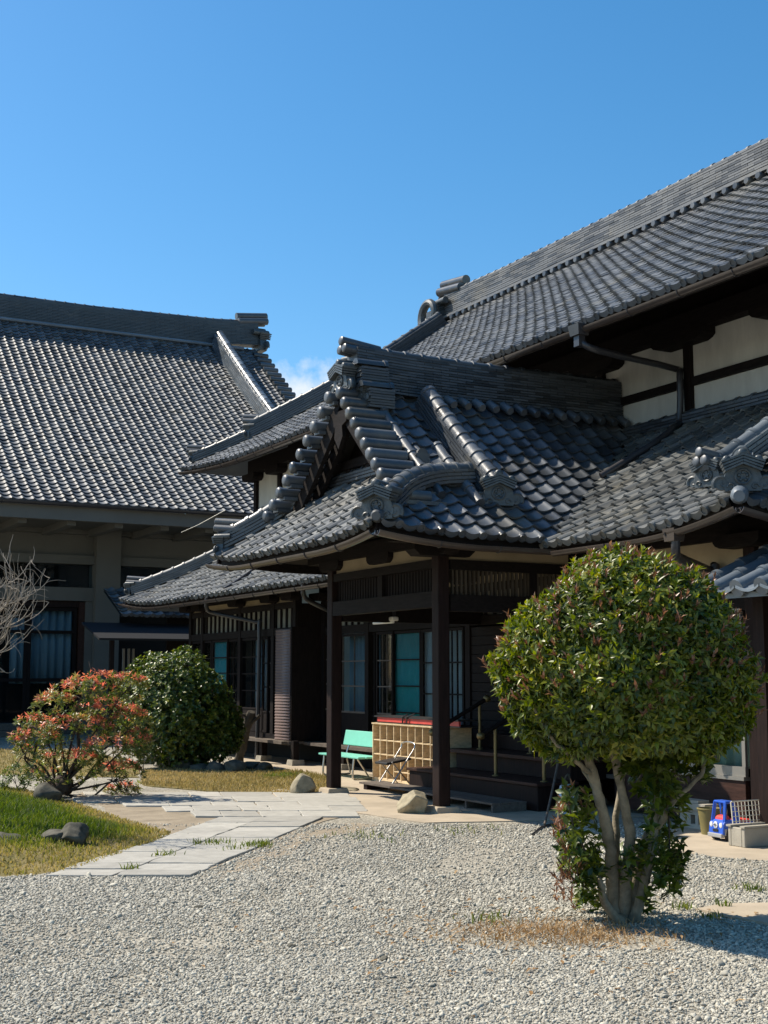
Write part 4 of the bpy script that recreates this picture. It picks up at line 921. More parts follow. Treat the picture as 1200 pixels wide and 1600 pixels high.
# bare earth beside the path
M['earth']=mat('bare_earth',(.27,.225,.165),.95,.1,var=.25,scale=3,bump=.5,bscale=60)
DIRT=gpoly([(300,1372),(420,1332),(470,1298),(560,1286),(600,1290),(520,1306),(455,1334),(400,1356),(350,1374)])
flat('bare_earth',DIRT,.004,M['earth'],'strip of bare brown earth beside the stone path','soil',jag=.10)
DIRT2=gpoly([(150,1252),(300,1262),(390,1284),(330,1296),(270,1306),(180,1280)])
flat('bare_earth',DIRT2,.004,M['earth'],'triangle of bare earth between the grass bank and the path','soil',jag=.04)
# stone path: every slab a part
path=flat('stone_path',gpoly([(60,1371),(300,1372),(505,1284),(575,1268),(560,1243),(130,1238),(110,1248),(300,1262),(380,1284),(230,1320)]),.006,M['earth'],'path of grey granite slabs curving from the forecourt to the porch','path')
SLABS=[]
def lerp_edge(tab,y):
    ys=[t[1] for t in tab]; xs=[t[0] for t in tab]
    if ys[0]>ys[-1]: ys=ys[::-1]; xs=xs[::-1]
    return float(np.interp(y,ys,xs))
EL=[(70,1370),(120,1352),(175,1336),(240,1318),(275,1302),(310,1290),(345,1278)]; EC=[(178,1370),(205,1361),(260,1340),(310,1320),(345,1305),(395,1286),(425,1276)]; ER=[(300,1372),(332,1356),(360,1345),(407,1325),(430,1312),(470,1295),(508,1278)]
def slab_px(q,gap=.007):
    P=[onz(x,y)[:2] for x,y in q]; c=sum(P)/4; P=[p+(c-p)/np.linalg.norm(c-p)*gap*1.3 for p in P]; SLABS.append(P)
for A,B_,rows in ((EL,EC,[1371,1361,1351,1342,1334,1326,1316,1305,1296,1287,1279]),(EC,ER,[1372,1364,1352.5,1344,1331.5,1320,1311,1302,1295,1287,1279])):
    for y1,y0 in zip(rows,rows[1:]):
        slab_px([(lerp_edge(A,y1),y1),(lerp_edge(B_,y1),y1),(lerp_edge(B_,y0),y0),(lerp_edge(A,y0),y0)])
rows=[(1239.5,1247.5,[132,205,296,345,428,545]),(1247.5,1255,[115,180,252,300,365,440,560]),(1255,1261.5,[190,262,330,400,468,565]),(1261.5,1269.5,[255,300,375,420,515,572]),(1269.5,1278.5,[300,345,405,470,560])]
for y0,y1,xs in rows:
    for a,c in zip(xs,xs[1:]):
        s=4; slab_px([(a+s,y1),(c+s,y1),(c-3,y0),(a-3,y0)])
for P in SLABS:
    q=MB(); z=.022+random.uniform(-.005,.006); tl=[z+random.uniform(-.003,.003) for _ in range(4)]; top=[]
    for e in range(4):                              # worn, slightly chipped edges
        a=np.array([*P[e],tl[e]]); c_=np.array([*P[(e+1)%4],tl[(e+1)%4]]); k=max(2,int(np.linalg.norm(c_-a)/.13))
        for t in range(k):
            p=a+(c_-a)*t/k; jt=np.random.normal(0,.006,2); 
            if random.random()<.06: jt=(np.append(sum(P)/4,0)-p)[:2]*.06
            top.append((p[0]+jt[0],p[1]+jt[1],p[2]))
    n=len(top); ar=sum(top[i][0]*top[(i+1)%n][1]-top[(i+1)%n][0]*top[i][1] for i in range(n))
    if ar<0: top=top[::-1]
    q.add(top+[(x,y,-.02) for x,y,_ in top],[tuple(range(n))]+[(i,n+i,n+(i+1)%n,(i+1)%n) for i in range(n)])
    q.build('slab',M['stone'],path,bevel=.008)
sp_=flat('stepping_slab',gpoly([(1088,1424),(1130,1416),(1230,1414),(1260,1440),(1200,1447),(1140,1436)]),.02,M['apron'],'worn flat stone slab sunk in the gravel behind the clipped tree','paving stone',kind=None)
# grass bank on the left, raised in the middle
BANK=gpoly([(-330,1190),(-60,1222),(20,1234),(75,1243),(130,1260),(200,1284),(268,1303),(235,1319),(190,1336),(120,1360),(60,1369),(-330,1385)])
xs=np.array(BANK); n0=70
gx,gy=np.meshgrid(np.linspace(xs[:,0].min(),xs[:,0].max(),n0),np.linspace(xs[:,1].min(),xs[:,1].max(),n0*2)); GP=np.c_[gx.ravel(),gy.ravel()]
def bank_h(P):
    ins=pip(P,BANK); d=edge_dist(P,BANK); t=np.clip(d/1.1,0,1); h=.085*t*t*(3-2*t)*(1+.25*np.sin(P[:,0]*2.1)*np.cos(P[:,1]*1.3)); return np.where(ins,h+.012,-.06*np.clip(d/.1,0,1))
hh=bank_h(GP); v=np.c_[GP,hh]; f=[]
for i in range(n0*2-1):
    a=np.arange(n0-1)+i*n0; q=np.c_[a,a+1,a+n0+1,a+n0]; f.append(q[(hh[q]>-.059).any(1)])
M['turf']=mat('turf_soil',(.15,.14,.05),.95,.1,var=.3,scale=3,col2=(.26,.20,.095),bump=.6,bscale=40)
o=inst('grass_bank',np_mesh('grass_bank',v,np.concatenate(f),M['turf'],True),Matrix.Identity(4)); tag(o,'low grassy bank beside the stone path','bank',kind='structure')
LAWN=gpoly([(222,1228),(222,1206),(300,1198),(470,1206),(520,1216),(505,1240),(470,1241),(330,1238)])
flat('dry_lawn',LAWN,.014,M['turf'],'strip of dry lawn in front of the veranda shrubs','lawn',jag=.05)
LAWN2=gpoly([(-250,1172),(140,1172),(215,1198),(215,1216),(60,1212),(-250,1210)])
flat('dry_lawn',LAWN2,.010,M['turf'],'dry lawn at the foot of the concrete hall','lawn',jag=.05)
# ---- blades and leaves
def set_tone(me,t):
    a=me.attributes.new('tone','FLOAT','POINT'); a.data.foreach_set('value',np.ascontiguousarray(t,dtype=np.float32))
def blades(name,P,h,tone,matl,label,cat,lean=.5,w=.005,parent=None):
    n=len(P); a=np.random.uniform(0,2*np.pi,n); le=np.random.uniform(0,lean,n)*h; ld=np.random.uniform(0,2*np.pi,n)
    wv=np.c_[np.cos(a),np.sin(a),np.zeros(n)]*(w*np.random.uniform(.6,1.4,n))[:,None]
    lv=np.c_[np.cos(ld),np.sin(ld),np.zeros(n)]*le[:,None]; up=np.c_[np.zeros(n),np.zeros(n),h]
    v=np.stack([P-wv,P+wv,P+lv*.45+up*.6-wv*.7,P+lv*.45+up*.6+wv*.7,P+lv+up*.95],1).reshape(-1,3)
    i=np.arange(n)*5; f=np.concatenate([np.c_[i,i+1,i+3],np.c_[i,i+3,i+2],np.c_[i+2,i+3,i+4]])
    me=np_mesh(name,v,f,matl); set_tone(me,np.repeat(tone,5)); o=inst(name,me,Matrix.Identity(4),parent); return tag(o,label,cat,kind='stuff')
def scatter(poly,n):
    xs=np.array(poly); P=np.c_[np.random.uniform(xs[:,0].min(),xs[:,0].max(),n*4),np.random.uniform(xs[:,1].min(),xs[:,1].max(),n*4)]; P=P[pip(P,poly)][:n]; return P
def vnoise(P,s,seed=0):
    r=np.random.RandomState(seed); o=np.zeros(len(P))
    for k in range(5):
        d=r.uniform(-1,1,2); d/=np.linalg.norm(d); o+=np.sin((P[:,:2]@d)*s*(1+.5*k)+r.uniform(0,6))/(1+.4*k)
    return o/2.5
P=scatter(BANK,66000); d=edge_dist(P,BANK); hz=bank_h(P); nn=vnoise(P,2.3,3)
green=np.clip((d-.18)/.55+nn*.45,0,1)
# the near skirt of the bank is dry, the crown is lush
near=np.clip((P@np.array([math.sin(YAW),math.cos(YAW)])-11.3)/1.6,0,1); green*=near
tone=np.clip(.98-.75*green+np.random.normal(0,.16,len(P))+.12*nn,0,1)
keep=np.random.rand(len(P))<(.85+.15*green)
P3=np.c_[P,hz]; hgt=(.025+.05*green)*np.random.uniform(.6,1.5,len(P)); P3=P3[keep]
blades('bank_grass',P3,hgt[keep],tone[keep],M['grass'],'lush green grass growing on the bank with dry straw edges','grass',.9,.006)
P=scatter(LAWN,14000); blades('lawn_grass',np.c_[P,np.full(len(P),.012)],np.random.uniform(.02,.06,len(P)),np.clip(.45+.3*vnoise(P,1.6,5)+np.random.normal(0,.2,len(P)),0,1),M['drygrass'],'short dry lawn grass in front of the veranda shrubs','grass',.9,.006)
P=scatter(LAWN2,9000); blades('lawn_grass',np.c_[P,np.full(len(P),.008)],np.random.uniform(.02,.06,len(P)),np.clip(.35+.3*vnoise(P,1.6,6)+np.random.normal(0,.2,len(P)),0,1),M['drygrass'],'short dry lawn grass before the concrete hall','grass',.9,.007)
tuft=[]
for x,y,r_,k in ((445,1213,.30,400),(430,1216,.25,300),(335,1205,.2,250),(260,1340,.10,50),(205,1361,.07,26),(310,1320,.05,20),(398,1325,.14,90),(407,1322,.12,60),(330,1321,.2,50),(347,1320,.2,50),(365,1330,.16,30),(1175,1392,.12,60),(1068,1422,.08,30),(1110,1437,.08,30),(1130,1420,.06,20),(720,1300,.4,40),(560,1310,.4,60),(770,1440,.2,40)):
    c=onz(x,y)[:2]; q=c+np.random.normal(0,r_*.5,(k,2)); tuft.append(q)
T=np.concatenate(tuft); blades('grass_tufts',np.c_[T,np.full(len(T),.012)],np.random.uniform(.02,.075,len(T)),np.random.uniform(.1,.7,len(T)),M['grass'],'scattered weeds and tufts growing in joints and gravel','grass',.9,.005)
M['straw']=leaf_mat('dead_straw',[(0,(.20,.11,.045)),(.5,(.34,.21,.10)),(1,(.46,.33,.18))],.8,.2,.2)
c=onz(872,1462)[:2]; P=np.c_[np.random.normal(0,.27,1500),np.random.normal(0,.24,1500)]; keep=(np.hypot(P[:,0]/.62,P[:,1]/.55)<1); P=P[keep]
rt2=rtv[:2]; fw2=np.array([math.sin(YAW),math.cos(YAW)]); PW=c+P[:,:1]*rt2*1.35+P[:,1:]*fw2*1.0
blades('straw_patch',np.c_[PW,np.full(len(PW),.008)],np.random.uniform(.015,.055,len(PW)),np.random.uniform(.2,1,len(PW)),M['straw'],'patch of dead straw-coloured grass at the foot of the clipped tree','grass',2.6,.0035)
# ---- loose stones on the forecourt
def ico(sub):
    t=(1+5**.5)/2; v=[(-1,t,0),(1,t,0),(-1,-t,0),(1,-t,0),(0,-1,t),(0,1,t),(0,-1,-t),(0,1,-t),(t,0,-1),(t,0,1),(-t,0,-1),(-t,0,1)]
    f=[(0,11,5),(0,5,1),(0,1,7),(0,7,10),(0,10,11),(1,5,9),(5,11,4),(11,10,2),(10,7,6),(7,1,8),(3,9,4),(3,4,2),(3,2,6),(3,6,8),(3,8,9),(4,9,5),(2,4,11),(6,2,10),(8,6,7),(9,8,1)]
    v=[np.array(p)/np.linalg.norm(p) for p in v]
    for _ in range(sub):
        c={}; nf=[]
        def mid(a,b):
            k=(min(a,b),max(a,b))
            if k not in c: m=v[a]+v[b]; v.append(m/np.linalg.norm(m)); c[k]=len(v)-1
            return c[k]
        for a,b_,d in f:
            x,y,z=mid(a,b_),mid(b_,d),mid(d,a); nf+=[(a,x,z),(b_,y,x),(d,z,y),(x,y,z)]
        f=nf
    return np.array(v),np.array(f)
def rock_np(seed,sub,planes,noise=.08,cut=(.55,.9)):
    r=np.random.RandomState(seed); v,f=ico(sub); v=v.copy()
    for _ in range(planes):
        d=r.normal(0,1,3); d/=np.linalg.norm(d); h=r.uniform(*cut); s=v@d; ex=np.maximum(s-h,0); v-=ex[:,None]*d*.97
    ph=r.uniform(0,6,(4,3)); fr=r.uniform(2,6,(4,3)); o=sum(np.sin(v@fr[k]*1.3+ph[k,0]) for k in range(4))*noise/2; v*= (1+o)[:,None]; return v,f
M['pebble']=mat('crushed_stone',(.395,.368,.302),.85,.25,var=.2,scale=50,objvar=.33)
pc=bpy.data.collections.new('pebble_shapes')
for i in range(6):
    v,f=rock_np(i+20,1,7,.05,(.5,.8)); v=v*np.array([1.25,.9,.62]); o=bpy.data.objects.new('pebble',np_mesh('pebble',v,f,M['pebble'])); pc.objects.link(o)
def stones(name,P,scale,label):
    n=len(P); me=bpy.data.meshes.new(name); me.vertices.add(n); me.vertices.foreach_set('co',P.astype(np.float32).ravel())
    a=me.attributes.new('scl','FLOAT','POINT'); a.data.foreach_set('value',scale.astype(np.float32))
    a=me.attributes.new('rot','FLOAT_VECTOR','POINT'); a.data.foreach_set('vector',np.c_[np.random.normal(0,.45,n),np.random.normal(0,.45,n),np.random.uniform(0,6.28,n)].astype(np.float32).ravel())
    o=inst(name,me,Matrix.Identity(4)); tag(o,label,'gravel',kind='stuff')
    ng=bpy.data.node_groups.new('scatter_stones','GeometryNodeTree'); ng.interface.new_socket('Geometry',in_out='INPUT',socket_type='NodeSocketGeometry'); ng.interface.new_socket('Geometry',in_out='OUTPUT',socket_type='NodeSocketGeometry')
    N=ng.nodes; L=ng.links; gi=N.new('NodeGroupInput'); go=N.new('NodeGroupOutput'); ip=N.new('GeometryNodeInstanceOnPoints'); ci=N.new('GeometryNodeCollectionInfo')
    ci.inputs['Collection'].default_value=pc; ci.inputs['Separate Children'].default_value=True; ci.inputs['Reset Children'].default_value=True
    na=N.new('GeometryNodeInputNamedAttribute'); na.data_type='FLOAT'; na.inputs[0].default_value='scl'; nr=N.new('GeometryNodeInputNamedAttribute'); nr.data_type='FLOAT_VECTOR'; nr.inputs[0].default_value='rot'
    mp_=N.new('GeometryNodeMeshToPoints'); L.new(gi.outputs[0],mp_.inputs[0]); L.new(mp_.outputs[0],ip.inputs['Points']); L.new(ci.outputs[0],ip.inputs['Instance']); ip.inputs['Pick Instance'].default_value=True
    L.new(na.outputs[0],ip.inputs['Scale']); L.new(nr.outputs[0],ip.inputs['Rotation']); L.new(ip.outputs[0],go.inputs[0])
    md=o.modifiers.new('scatter','NODES'); md.node_group=ng; return o
def fan(d0,d1,dens,spread=.40):
    n=int(dens*spread*(d1*d1-d0*d0)); d=np.sqrt(np.random.uniform(d0*d0,d1*d1,n)); s=np.random.uniform(-1,1,n)*d*spread
    return d[:,None]*fw2+s[:,None]*rt2
P=np.concatenate([fan(4.6,8,7000),fan(8,11,4600),fan(11,14.5,2000)])
ex=np.zeros(len(P),bool)
for poly in (APRON,BANK,PAD): ex|=pip(P,poly)&(edge_dist(P,poly)>.06*np.random.rand(len(P)))
pathpoly=gpoly([(60,1371),(300,1372),(505,1284),(575,1268),(560,1243),(130,1238),(110,1248),(300,1262),(380,1284),(230,1320)])
ex|=pip(P,pathpoly)&(edge_dist(P,pathpoly)>.10*np.random.rand(len(P)))
ex|=pip(P,DIRT)&(np.random.rand(len(P))<np.clip(edge_dist(P,DIRT)/.25,0,.9)); ex|=pip(P,DIRT2)&(np.random.rand(len(P))<.9)
sl_=gpoly([(1088,1424),(1130,1416),(1230,1414),(1260,1440),(1200,1447),(1140,1436)]); ex|=pip(P,sl_)
e=np.hypot((P-c)@rt2/.75,(P-c)@fw2/.5); ex|=(e<1)&(np.random.rand(len(P))<.75)
tr_=np.abs(((P-np.array([5.5,9.0]))@np.array([.80,-.60]))); trk=np.minimum(np.abs(tr_-.05),np.abs(tr_-1.35))
ex|=(trk<.16+.05*vnoise(P,2,4))&(np.random.rand(len(P))<.55)
thin=vnoise(P,1.1,9); ex|=(thin>.45)&(np.random.rand(len(P))<.55)
P=P[~ex]; sc=np.random.lognormal(math.log(.0064),.36,len(P)); sc*=np.where((P@fw2)>9,1.2,1.0)
fn=260; fl_=c+np.c_[np.random.normal(.1,.9,fn),np.random.normal(.1,.8,fn)]
FALLEN=np.c_[fl_,np.full(fn,.022)]
stones('gravel',np.c_[P,sc*.25+np.random.uniform(0,.004,len(P))],sc,'loose pale crushed stones covering the forecourt')
# ---- rocks
def rock(name,c,size,seed,matl,label,group=None,rz=0,planes=9,cut=(.6,.92),parent=None,cone=0.0):
    v,f=rock_np(seed,3,planes,.035,cut); v[:,2]=np.maximum(v[:,2],-.55)
    v[:,:2]*=(1-cone*np.clip((v[:,2:]+.55)/1.5,0,1))
    v=v*np.array(size)/2; v[:,2]-=v[:,2].min(); me=np_mesh(name,v,f,matl,False)
    o=inst(name,me,Matrix.Translation((c[0],c[1],c[2]-.012))@Matrix.Rotation(rz,4,'Z'),parent)
    if parent is None: tag(o,label,'rock',group)
    return o
def gz(x,y,z=0): p=onz(x,y,z); return (p[0],p[1],z)
A=onz(479,1241); rock('garden_rock',(A[0],A[1]+.1,.012),(.44,.40,.38),5,M['rock'],'cone-shaped tan rock beside the far porch post',planes=7,cut=(.6,.85),cone=.55)
A=onz(650,1272); rock('garden_rock',(A[0],A[1]+.05,.012),(.52,.40,.40),11,M['rock'],'big angular tan rock at the foot of the near porch post',planes=11,cut=(.5,.82),rz=.6)
for i,(x,y,s) in enumerate(((238,1192,.38),(262,1196,.42),(293,1202,.34),(318,1204,.32),(345,1205,.36),(372,1206,.40),(398,1203,.34),(418,1204,.30))):
    A=onz(x,y+2); rock('edging_rock',(A[0],A[1]+.15,.0),(s*1.2,s,s*.72),40+i,M['rock_dark' if i>1 else 'rock_pale'],'dark mossy edging rock under the rounded green shrub' if i>1 else 'pale grey edging rock beside the rounded green shrub','rocks edging the shrub bed',rz=i)
for i,(x,y,s,m_,lb) in enumerate(((122,1308,.30,'rock_dark','dark rock half buried in the green bank'),(90,1308,.24,'rock_dark','smaller dark rock at the left of the pair in the green bank'),(8,1312,.34,'rock_dark','flat dark rock lying low in the dry grass of the bank'),(78,1243,.34,'rock_dark','dark round rock behind the red-tipped shrub stump'))):
    A=onz(x,y,.12); rock('bank_rock',(A[0],A[1]+.12,.06),(s*1.15,s,s*(.85 if i!=2 else .5)),70+i,M[m_],lb,rz=i*1.3)
for i,(x,y,s) in enumerate(((545,1237,.30),(556,1237,.22),(527,1236,.2),(441,1238,.2),(452,1239,.16))):
    A=onz(x,y); rock('edging_rock',(A[0],A[1]+.1,.0),(s*1.4,s,s*.35),90+i,M['rock'],'flat brown stone edging the lawn by the far porch post','flat stones by the far porch post',rz=i)
for i,(x,y) in enumerate(((880,1392),(600,1500),(455,1480),(310,1420))):
    A=onz(x,y); rock('loose_stone',(A[0],A[1],.01),(.07,.05,.035),110+i,M['rock_dark'],'small dark stone lying loose on the gravel','dark stones on the gravel',rz=i)
# ------------------------------------------------------------------ trees and shrubs
def leaf_mesh(name,P,A,N,L,W,tone,matl,curl=.25):
    n=len(P); A=A/np.linalg.norm(A,axis=1)[:,None]; S=np.cross(A,N); S/=np.maximum(np.linalg.norm(S,axis=1),1e-6)[:,None]; N=np.cross(S,A)
    L=L[:,None]; W=W[:,None]
    base=P; mid=P+A*L*.5-N*L*.02; l=P+A*L*.48+S*W+N*W*.35; r=P+A*L*.48-S*W+N*W*.35; tip=P+A*L-N*L*curl*np.random.uniform(.1,1.2,n)[:,None]
    v=np.stack([base,l,mid,r,tip],1).reshape(-1,3); i=np.arange(n)*5
    f=np.concatenate([np.c_[i,i+1,i+2],np.c_[i,i+2,i+3],np.c_[i+1,i+4,i+2],np.c_[i+2,i+4,i+3]])
    me=np_mesh(name,v,f,matl); set_tone(me,np.clip(np.repeat(tone,5),0,1)); return me
def rosettes(P,O,k,L,W,spread=(.7,1.35),tone=.5,tvar=.2,droop=.15):
    """k leaves round every shoot tip P pointing along O"""
    n=len(P); O=O/np.linalg.norm(O,axis=1)[:,None]; ref=np.where(np.abs(O[:,2:])<.9,np.array([[0,0,1.0]]),np.array([[1.0,0,0]])); a=np.cross(O,ref); a/=np.linalg.norm(a,axis=1)[:,None]; b_=np.cross(O,a)
    ph=np.random.uniform(0,6.28,n)[:,None]+np.arange(k)[None,:]*2.4; th=np.random.uniform(spread[0],spread[1],(n,k))
    rad=a[:,None,:]*np.cos(ph)[...,None]+b_[:,None,:]*np.sin(ph)[...,None]
    ax=O[:,None,:]*np.cos(th)[...,None]+rad*np.sin(th)[...,None]; ax[...,2]-=droop*np.random.rand(n,k)
    nm=O[:,None,:]*np.sin(th)[...,None]-rad*np.cos(th)[...,None]
    Pp=P[:,None,:]-O[:,None,:]*np.random.uniform(0,.05,(n,k))[...,None]
    t=(tone if np.ndim(tone)==0 else np.asarray(tone)[:,None])+np.random.normal(0,tvar,(n,k))
    m=n*k; return Pp.reshape(m,3),ax.reshape(m,3),nm.reshape(m,3),L*np.random.uniform(.7,1.2,m),W*np.random.uniform(.75,1.2,m),np.broadcast_to(t,(n,k)).reshape(m)
def sph(n):
    v=np.random.normal(0,1,(n,3)); return v/np.linalg.norm(v,axis=1)[:,None]
def lump(D,seed,s=3.0):
    r=np.random.RandomState(seed); o=np.zeros(len(D))
    for k in range(9): o+=np.sin(D@(r.normal(0,1,3)*s)+r.uniform(0,6))
    return o/4
# --- clipped evergreen tree
TB=onz(975,1440); TW0=proj(TB)[2]
def tp(x,y,off=0.0): d=ray(x,y); return CP+d*(TW0+off)
tree=empty('clipped_tree',(TB[0],TB[1],0),'round clipped evergreen tree with bronze shoot tips and bare grey stems in the gravel','tree')
stems=[([(962,1448,0),(958,1400,.05),(955,1330,.02),(942,1270,-.05),(925,1205,-.1),(900,1140,-.2),(870,1060,-.3)],.052),
 ([(975,1448,.03),(978,1380,.0),(984,1310,-.03),(972,1240,-.06),(958,1170,-.05),(945,1080,-.05),(950,960,0)],.045),
 ([(985,1446,.02),(990,1390,.05),(1010,1310,.1),(1035,1240,.1),(1040,1150,.2),(1050,1020,.25)],.042),
 ([(990,1446,-.02),(1005,1385,-.05),(1018,1330,-.03),(1024,1270,.05),(1026,1200,.2),(1010,1100,.35),(1000,980,.3)],.034),
 ([(970,1442,-.05),(945,1410,-.12),(940,1385,-.15),(935,1372,-.17)],.034),
 ([(980,1448,.1),(968,1370,.2),(962,1290,.3),(975,1200,.4),(985,1100,.45)],.036),
 ([(1008,1318,.1),(1032,1285,.02),(1055,1248,-.05),(1092,1215,-.1),(1100,1190,-.1),(1094,1165,-.1)],.024),
 ([(944,1275,-.05),(930,1235,.1),(905,1190,.2),(880,1160,.3)],.022),([(960,1180,-.05),(985,1140,-.2),(1010,1090,-.4)],.022),
 ([(1036,1240,.1),(1060,1190,.0),(1090,1120,-.1)],.02),([(926,1210,-.1),(895,1185,-.25),(860,1150,-.35),(830,1100,-.4)],.018),([(1040,1160,.2),(1080,1110,.35),(1120,1060,.35)],.018)]
for k,(p,r_) in enumerate(stems):
    S=smooth_path([tp(*q) for q in p],6); n=len(S); S=[s+np.random.normal(0,.003,3) for s in S]
    b=MB(); b.tube(S,[r_*(1-.62*i/n)*(1.35 if i<2 and k<6 else 1)*random.uniform(.9,1.12) for i in range(n)],9); b.build('trunk' if k<6 else 'limb',M['bark'],tree,smooth=60)
TC=tp(974,1022); 
def crown_r(D): 
    r=np.where(D[:,2:]>0,np.array([[.705,.705,.605]]),np.array([[.705,.705,.68]])); pw=np.where(D[:,2]>0,2.0,2.9); q=1/((np.abs(D/r)**pw[:,None]).sum(1))**(1/pw); return q*(1+.075*lump(D,4,2.8)+.04*lump(D,8,7))
D=sph(12500); D=D[(D[:,2]>-.86)&(np.random.rand(len(D))<np.clip(1.15+1.1*np.minimum(D[:,2]+.35,0),.25,1))]; rr=crown_r(D)*np.random.uniform(.90,1.03,len(D)); P=TC+D*rr[:,None]
O=D*np.array([1,1,1.15])+np.array([0,0,.25])+np.random.normal(0,.32,D.shape)
LS=[rosettes(P,O,5,.066,.0120,spread=(.55,1.4),tone=.57+.16*lump(D,3,5),tvar=.24,droop=.5)]
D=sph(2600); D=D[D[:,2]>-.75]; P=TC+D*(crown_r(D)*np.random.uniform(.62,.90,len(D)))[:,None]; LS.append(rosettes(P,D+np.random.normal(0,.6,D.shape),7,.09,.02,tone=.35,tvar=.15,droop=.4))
D=sph(150); D=D[D[:,2]>-.3]; P=TC+D*(crown_r(D)*np.random.uniform(1.02,1.10,len(D)))[:,None]; LS.append(rosettes(P,D*.6+np.array([0,0,.8]),6,.07,.013,spread=(.2,1.0),tone=.7,tvar=.2,droop=.2))
# low suckers on the stems
def cluster(cs,n,L,W,tone,spread=.09,off=.1):
    P=[];O=[]
    for x,y,rx,ry in cs:
        k=int(n*rx*ry/900)+3
        for _ in range(k):
            a=random.uniform(0,6.28); q=math.sqrt(random.random()); P.append(tp(x+rx*q*math.cos(a),y+ry*q*math.sin(a),random.uniform(-off,off*1.5))); O.append(np.array([math.cos(a)*.6,random.uniform(-.6,.6),random.uniform(.2,1)]))
    return rosettes(np.array(P),np.array(O),7,L,W,tone=tone,tvar=.18,droop=.5)
LS.append(cluster([(905,1310,32,55),(925,1385,28,38),(912,1350,30,30),(1035,1330,24,45),(1040,1260,30,60),(1025,1200,45,40),(1045,1370,18,28),(990,1340,25,30),(900,1255,26,30),(1010,1400,10,18),(1065,1175,45,28),(1005,1185,55,20),(890,1165,45,22),(1040,1225,30,24)],24,.08,.017,.36,off=.25))
LS.append(cluster([(1098,1178,14,20),(1092,1205,14,10),(1060,1345,12,30)],40,.07,.018,.3,off=.1))
cat=[np.concatenate([q[i] for q in LS]) for i in range(6)]
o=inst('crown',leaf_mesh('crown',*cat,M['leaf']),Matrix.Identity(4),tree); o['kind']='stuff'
# bronze shoots standing out of the crown, more on the edges and top
D=sph(760); D=D[D[:,2]>-.45]; P=TC+D*(crown_r(D)*np.random.uniform(.98,1.09,len(D)))[:,None]; O=D*.7+np.array([0,0,.9])
R1=rosettes(P,O,6,.048,.0085,spread=(.1,.6),tone=.5,tvar=.25,droop=0)
P2=[];O2=[]
for x,y,rx,ry,k in ((880,1290,14,60,26),(895,1370,20,30,20),(880,1395,12,20,8),(900,1255,20,20,8)):
    for _ in range(k):
        P2.append(tp(random.gauss(x,rx*.6),random.gauss(y,ry*.6),random.uniform(-.2,.1))); O2.append(np.array([-.35,-.1,1])+np.random.normal(0,.4,3))
R2=rosettes(np.array(P2),np.array(O2),5,.075,.007,spread=(.1,.7),tone=.45,tvar=.25,droop=0)
cat=[np.concatenate([a,b_]) for a,b_ in zip(R1,R2)]
o=inst('young_shoots',leaf_mesh('young_shoots',*cat,M['leaf_red']),Matrix.Identity(4),tree); o['kind']='stuff'
# twigs that carry the outer shoots
b=MB()
for k in range(90):
    d=sph(1)[0]; 
    if d[2]<-.6: continue
    r_=crown_r(d[None])[0]; a=TC+d*r_*.35+np.random.normal(0,.05,3); e=TC+d*r_*.97; m=(a+e)/2+np.random.normal(0,.06,3); b.tube(smooth_path([a,m,e],3),[.009]*4+[.006]*2+[.004],5)
o=b.build('twigs',M['bark'],tree,smooth=60); o['kind']='stuff'
b=MB()
for p,e in (((915,1330,-.1),(885,1230,-.15)),((920,1390,-.1),(870,1340,-.1)),((1030,1380,0),(1065,1330,0)),((1000,1420,0),(1055,1335,.1)),((1040,1200,.1),(1046,1390,.1))):
    a=tp(*p); e=tp(*e); b.tube(smooth_path([a,(a+e)/2+np.random.normal(0,.02,3),e],4),.006,5)
o=b.build('sucker_stems',M['bark_dark'],tree); o['kind']='stuff'
fk=len(FALLEN); o=inst('fallen_leaves',leaf_mesh('fallen_leaves',FALLEN,np.c_[np.random.normal(0,1,(fk,2)),np.random.normal(0,.15,fk)],np.tile([0,0,1.0],(fk,1)),np.random.uniform(.03,.07,fk),np.random.uniform(.008,.014,fk),np.random.uniform(0,.8,fk),M['straw']),Matrix.Identity(4)); tag(o,'scattered dry brown leaves fallen on the gravel round the clipped tree','leaves',kind='stuff')
# --- red-tipped shrub on the bank
PB=onz(97,1246); PB=np.array([PB[0],PB[1],.0]); W1=proj(PB)[2]
def pp(x,y,off=0.0): d=ray(x,y); return CP+d*(W1+off)
pie=empty('red_tipped_shrub',(PB[0],PB[1],0),'loose spreading shrub with scarlet new leaves over green on the grass bank','shrub')
pads=[(130,1082,55,24),(205,1066,26,18),(85,1098,34,20),(45,1126,20,12),(165,1112,55,26),(62,1158,40,18),(120,1140,62,26),(205,1128,32,26),(105,1190,52,20),(175,1172,48,26),(185,1208,42,22),(80,1212,36,14),(40,1170,18,10),(30,1150,16,8),(68,1128,24,12),(150,1060,40,12),(215,1160,22,26),(190,1232,28,10)]
PL=[]
for x,y,rx,ry in pads:
    k=int(rx*ry/12)+12; off=random.uniform(-.5,.5)
    q=sph(k); q[:,2]=np.abs(q[:,2])*np.where(np.random.rand(k)<.25,-1,1); s=W1/F; c=pp(x,y+ry*.3,off)
    P=c+(q[:,:1]*rx*s)*rtv+(q[:,1:2]*rx*.8*s)*np.array([fwv[0],fwv[1],0])+np.c_[np.zeros((k,2)),q[:,2]*ry*s*1.2]
    top=np.clip(q[:,2],-1,1); tn=np.where((top>.45)&(np.random.rand(k)<.6),np.random.uniform(.62,1,k),np.random.uniform(.05,.5,k))
    O=np.c_[q[:,:2]*.6,np.full(k,.9)]+np.random.normal(0,.25,(k,3)); PL.append(rosettes(P,O,8,.075,.011,spread=(.4,1.4),tone=tn,tvar=.07,droop=.2))
cat=[np.concatenate([q[i] for q in PL]) for i in range(6)]
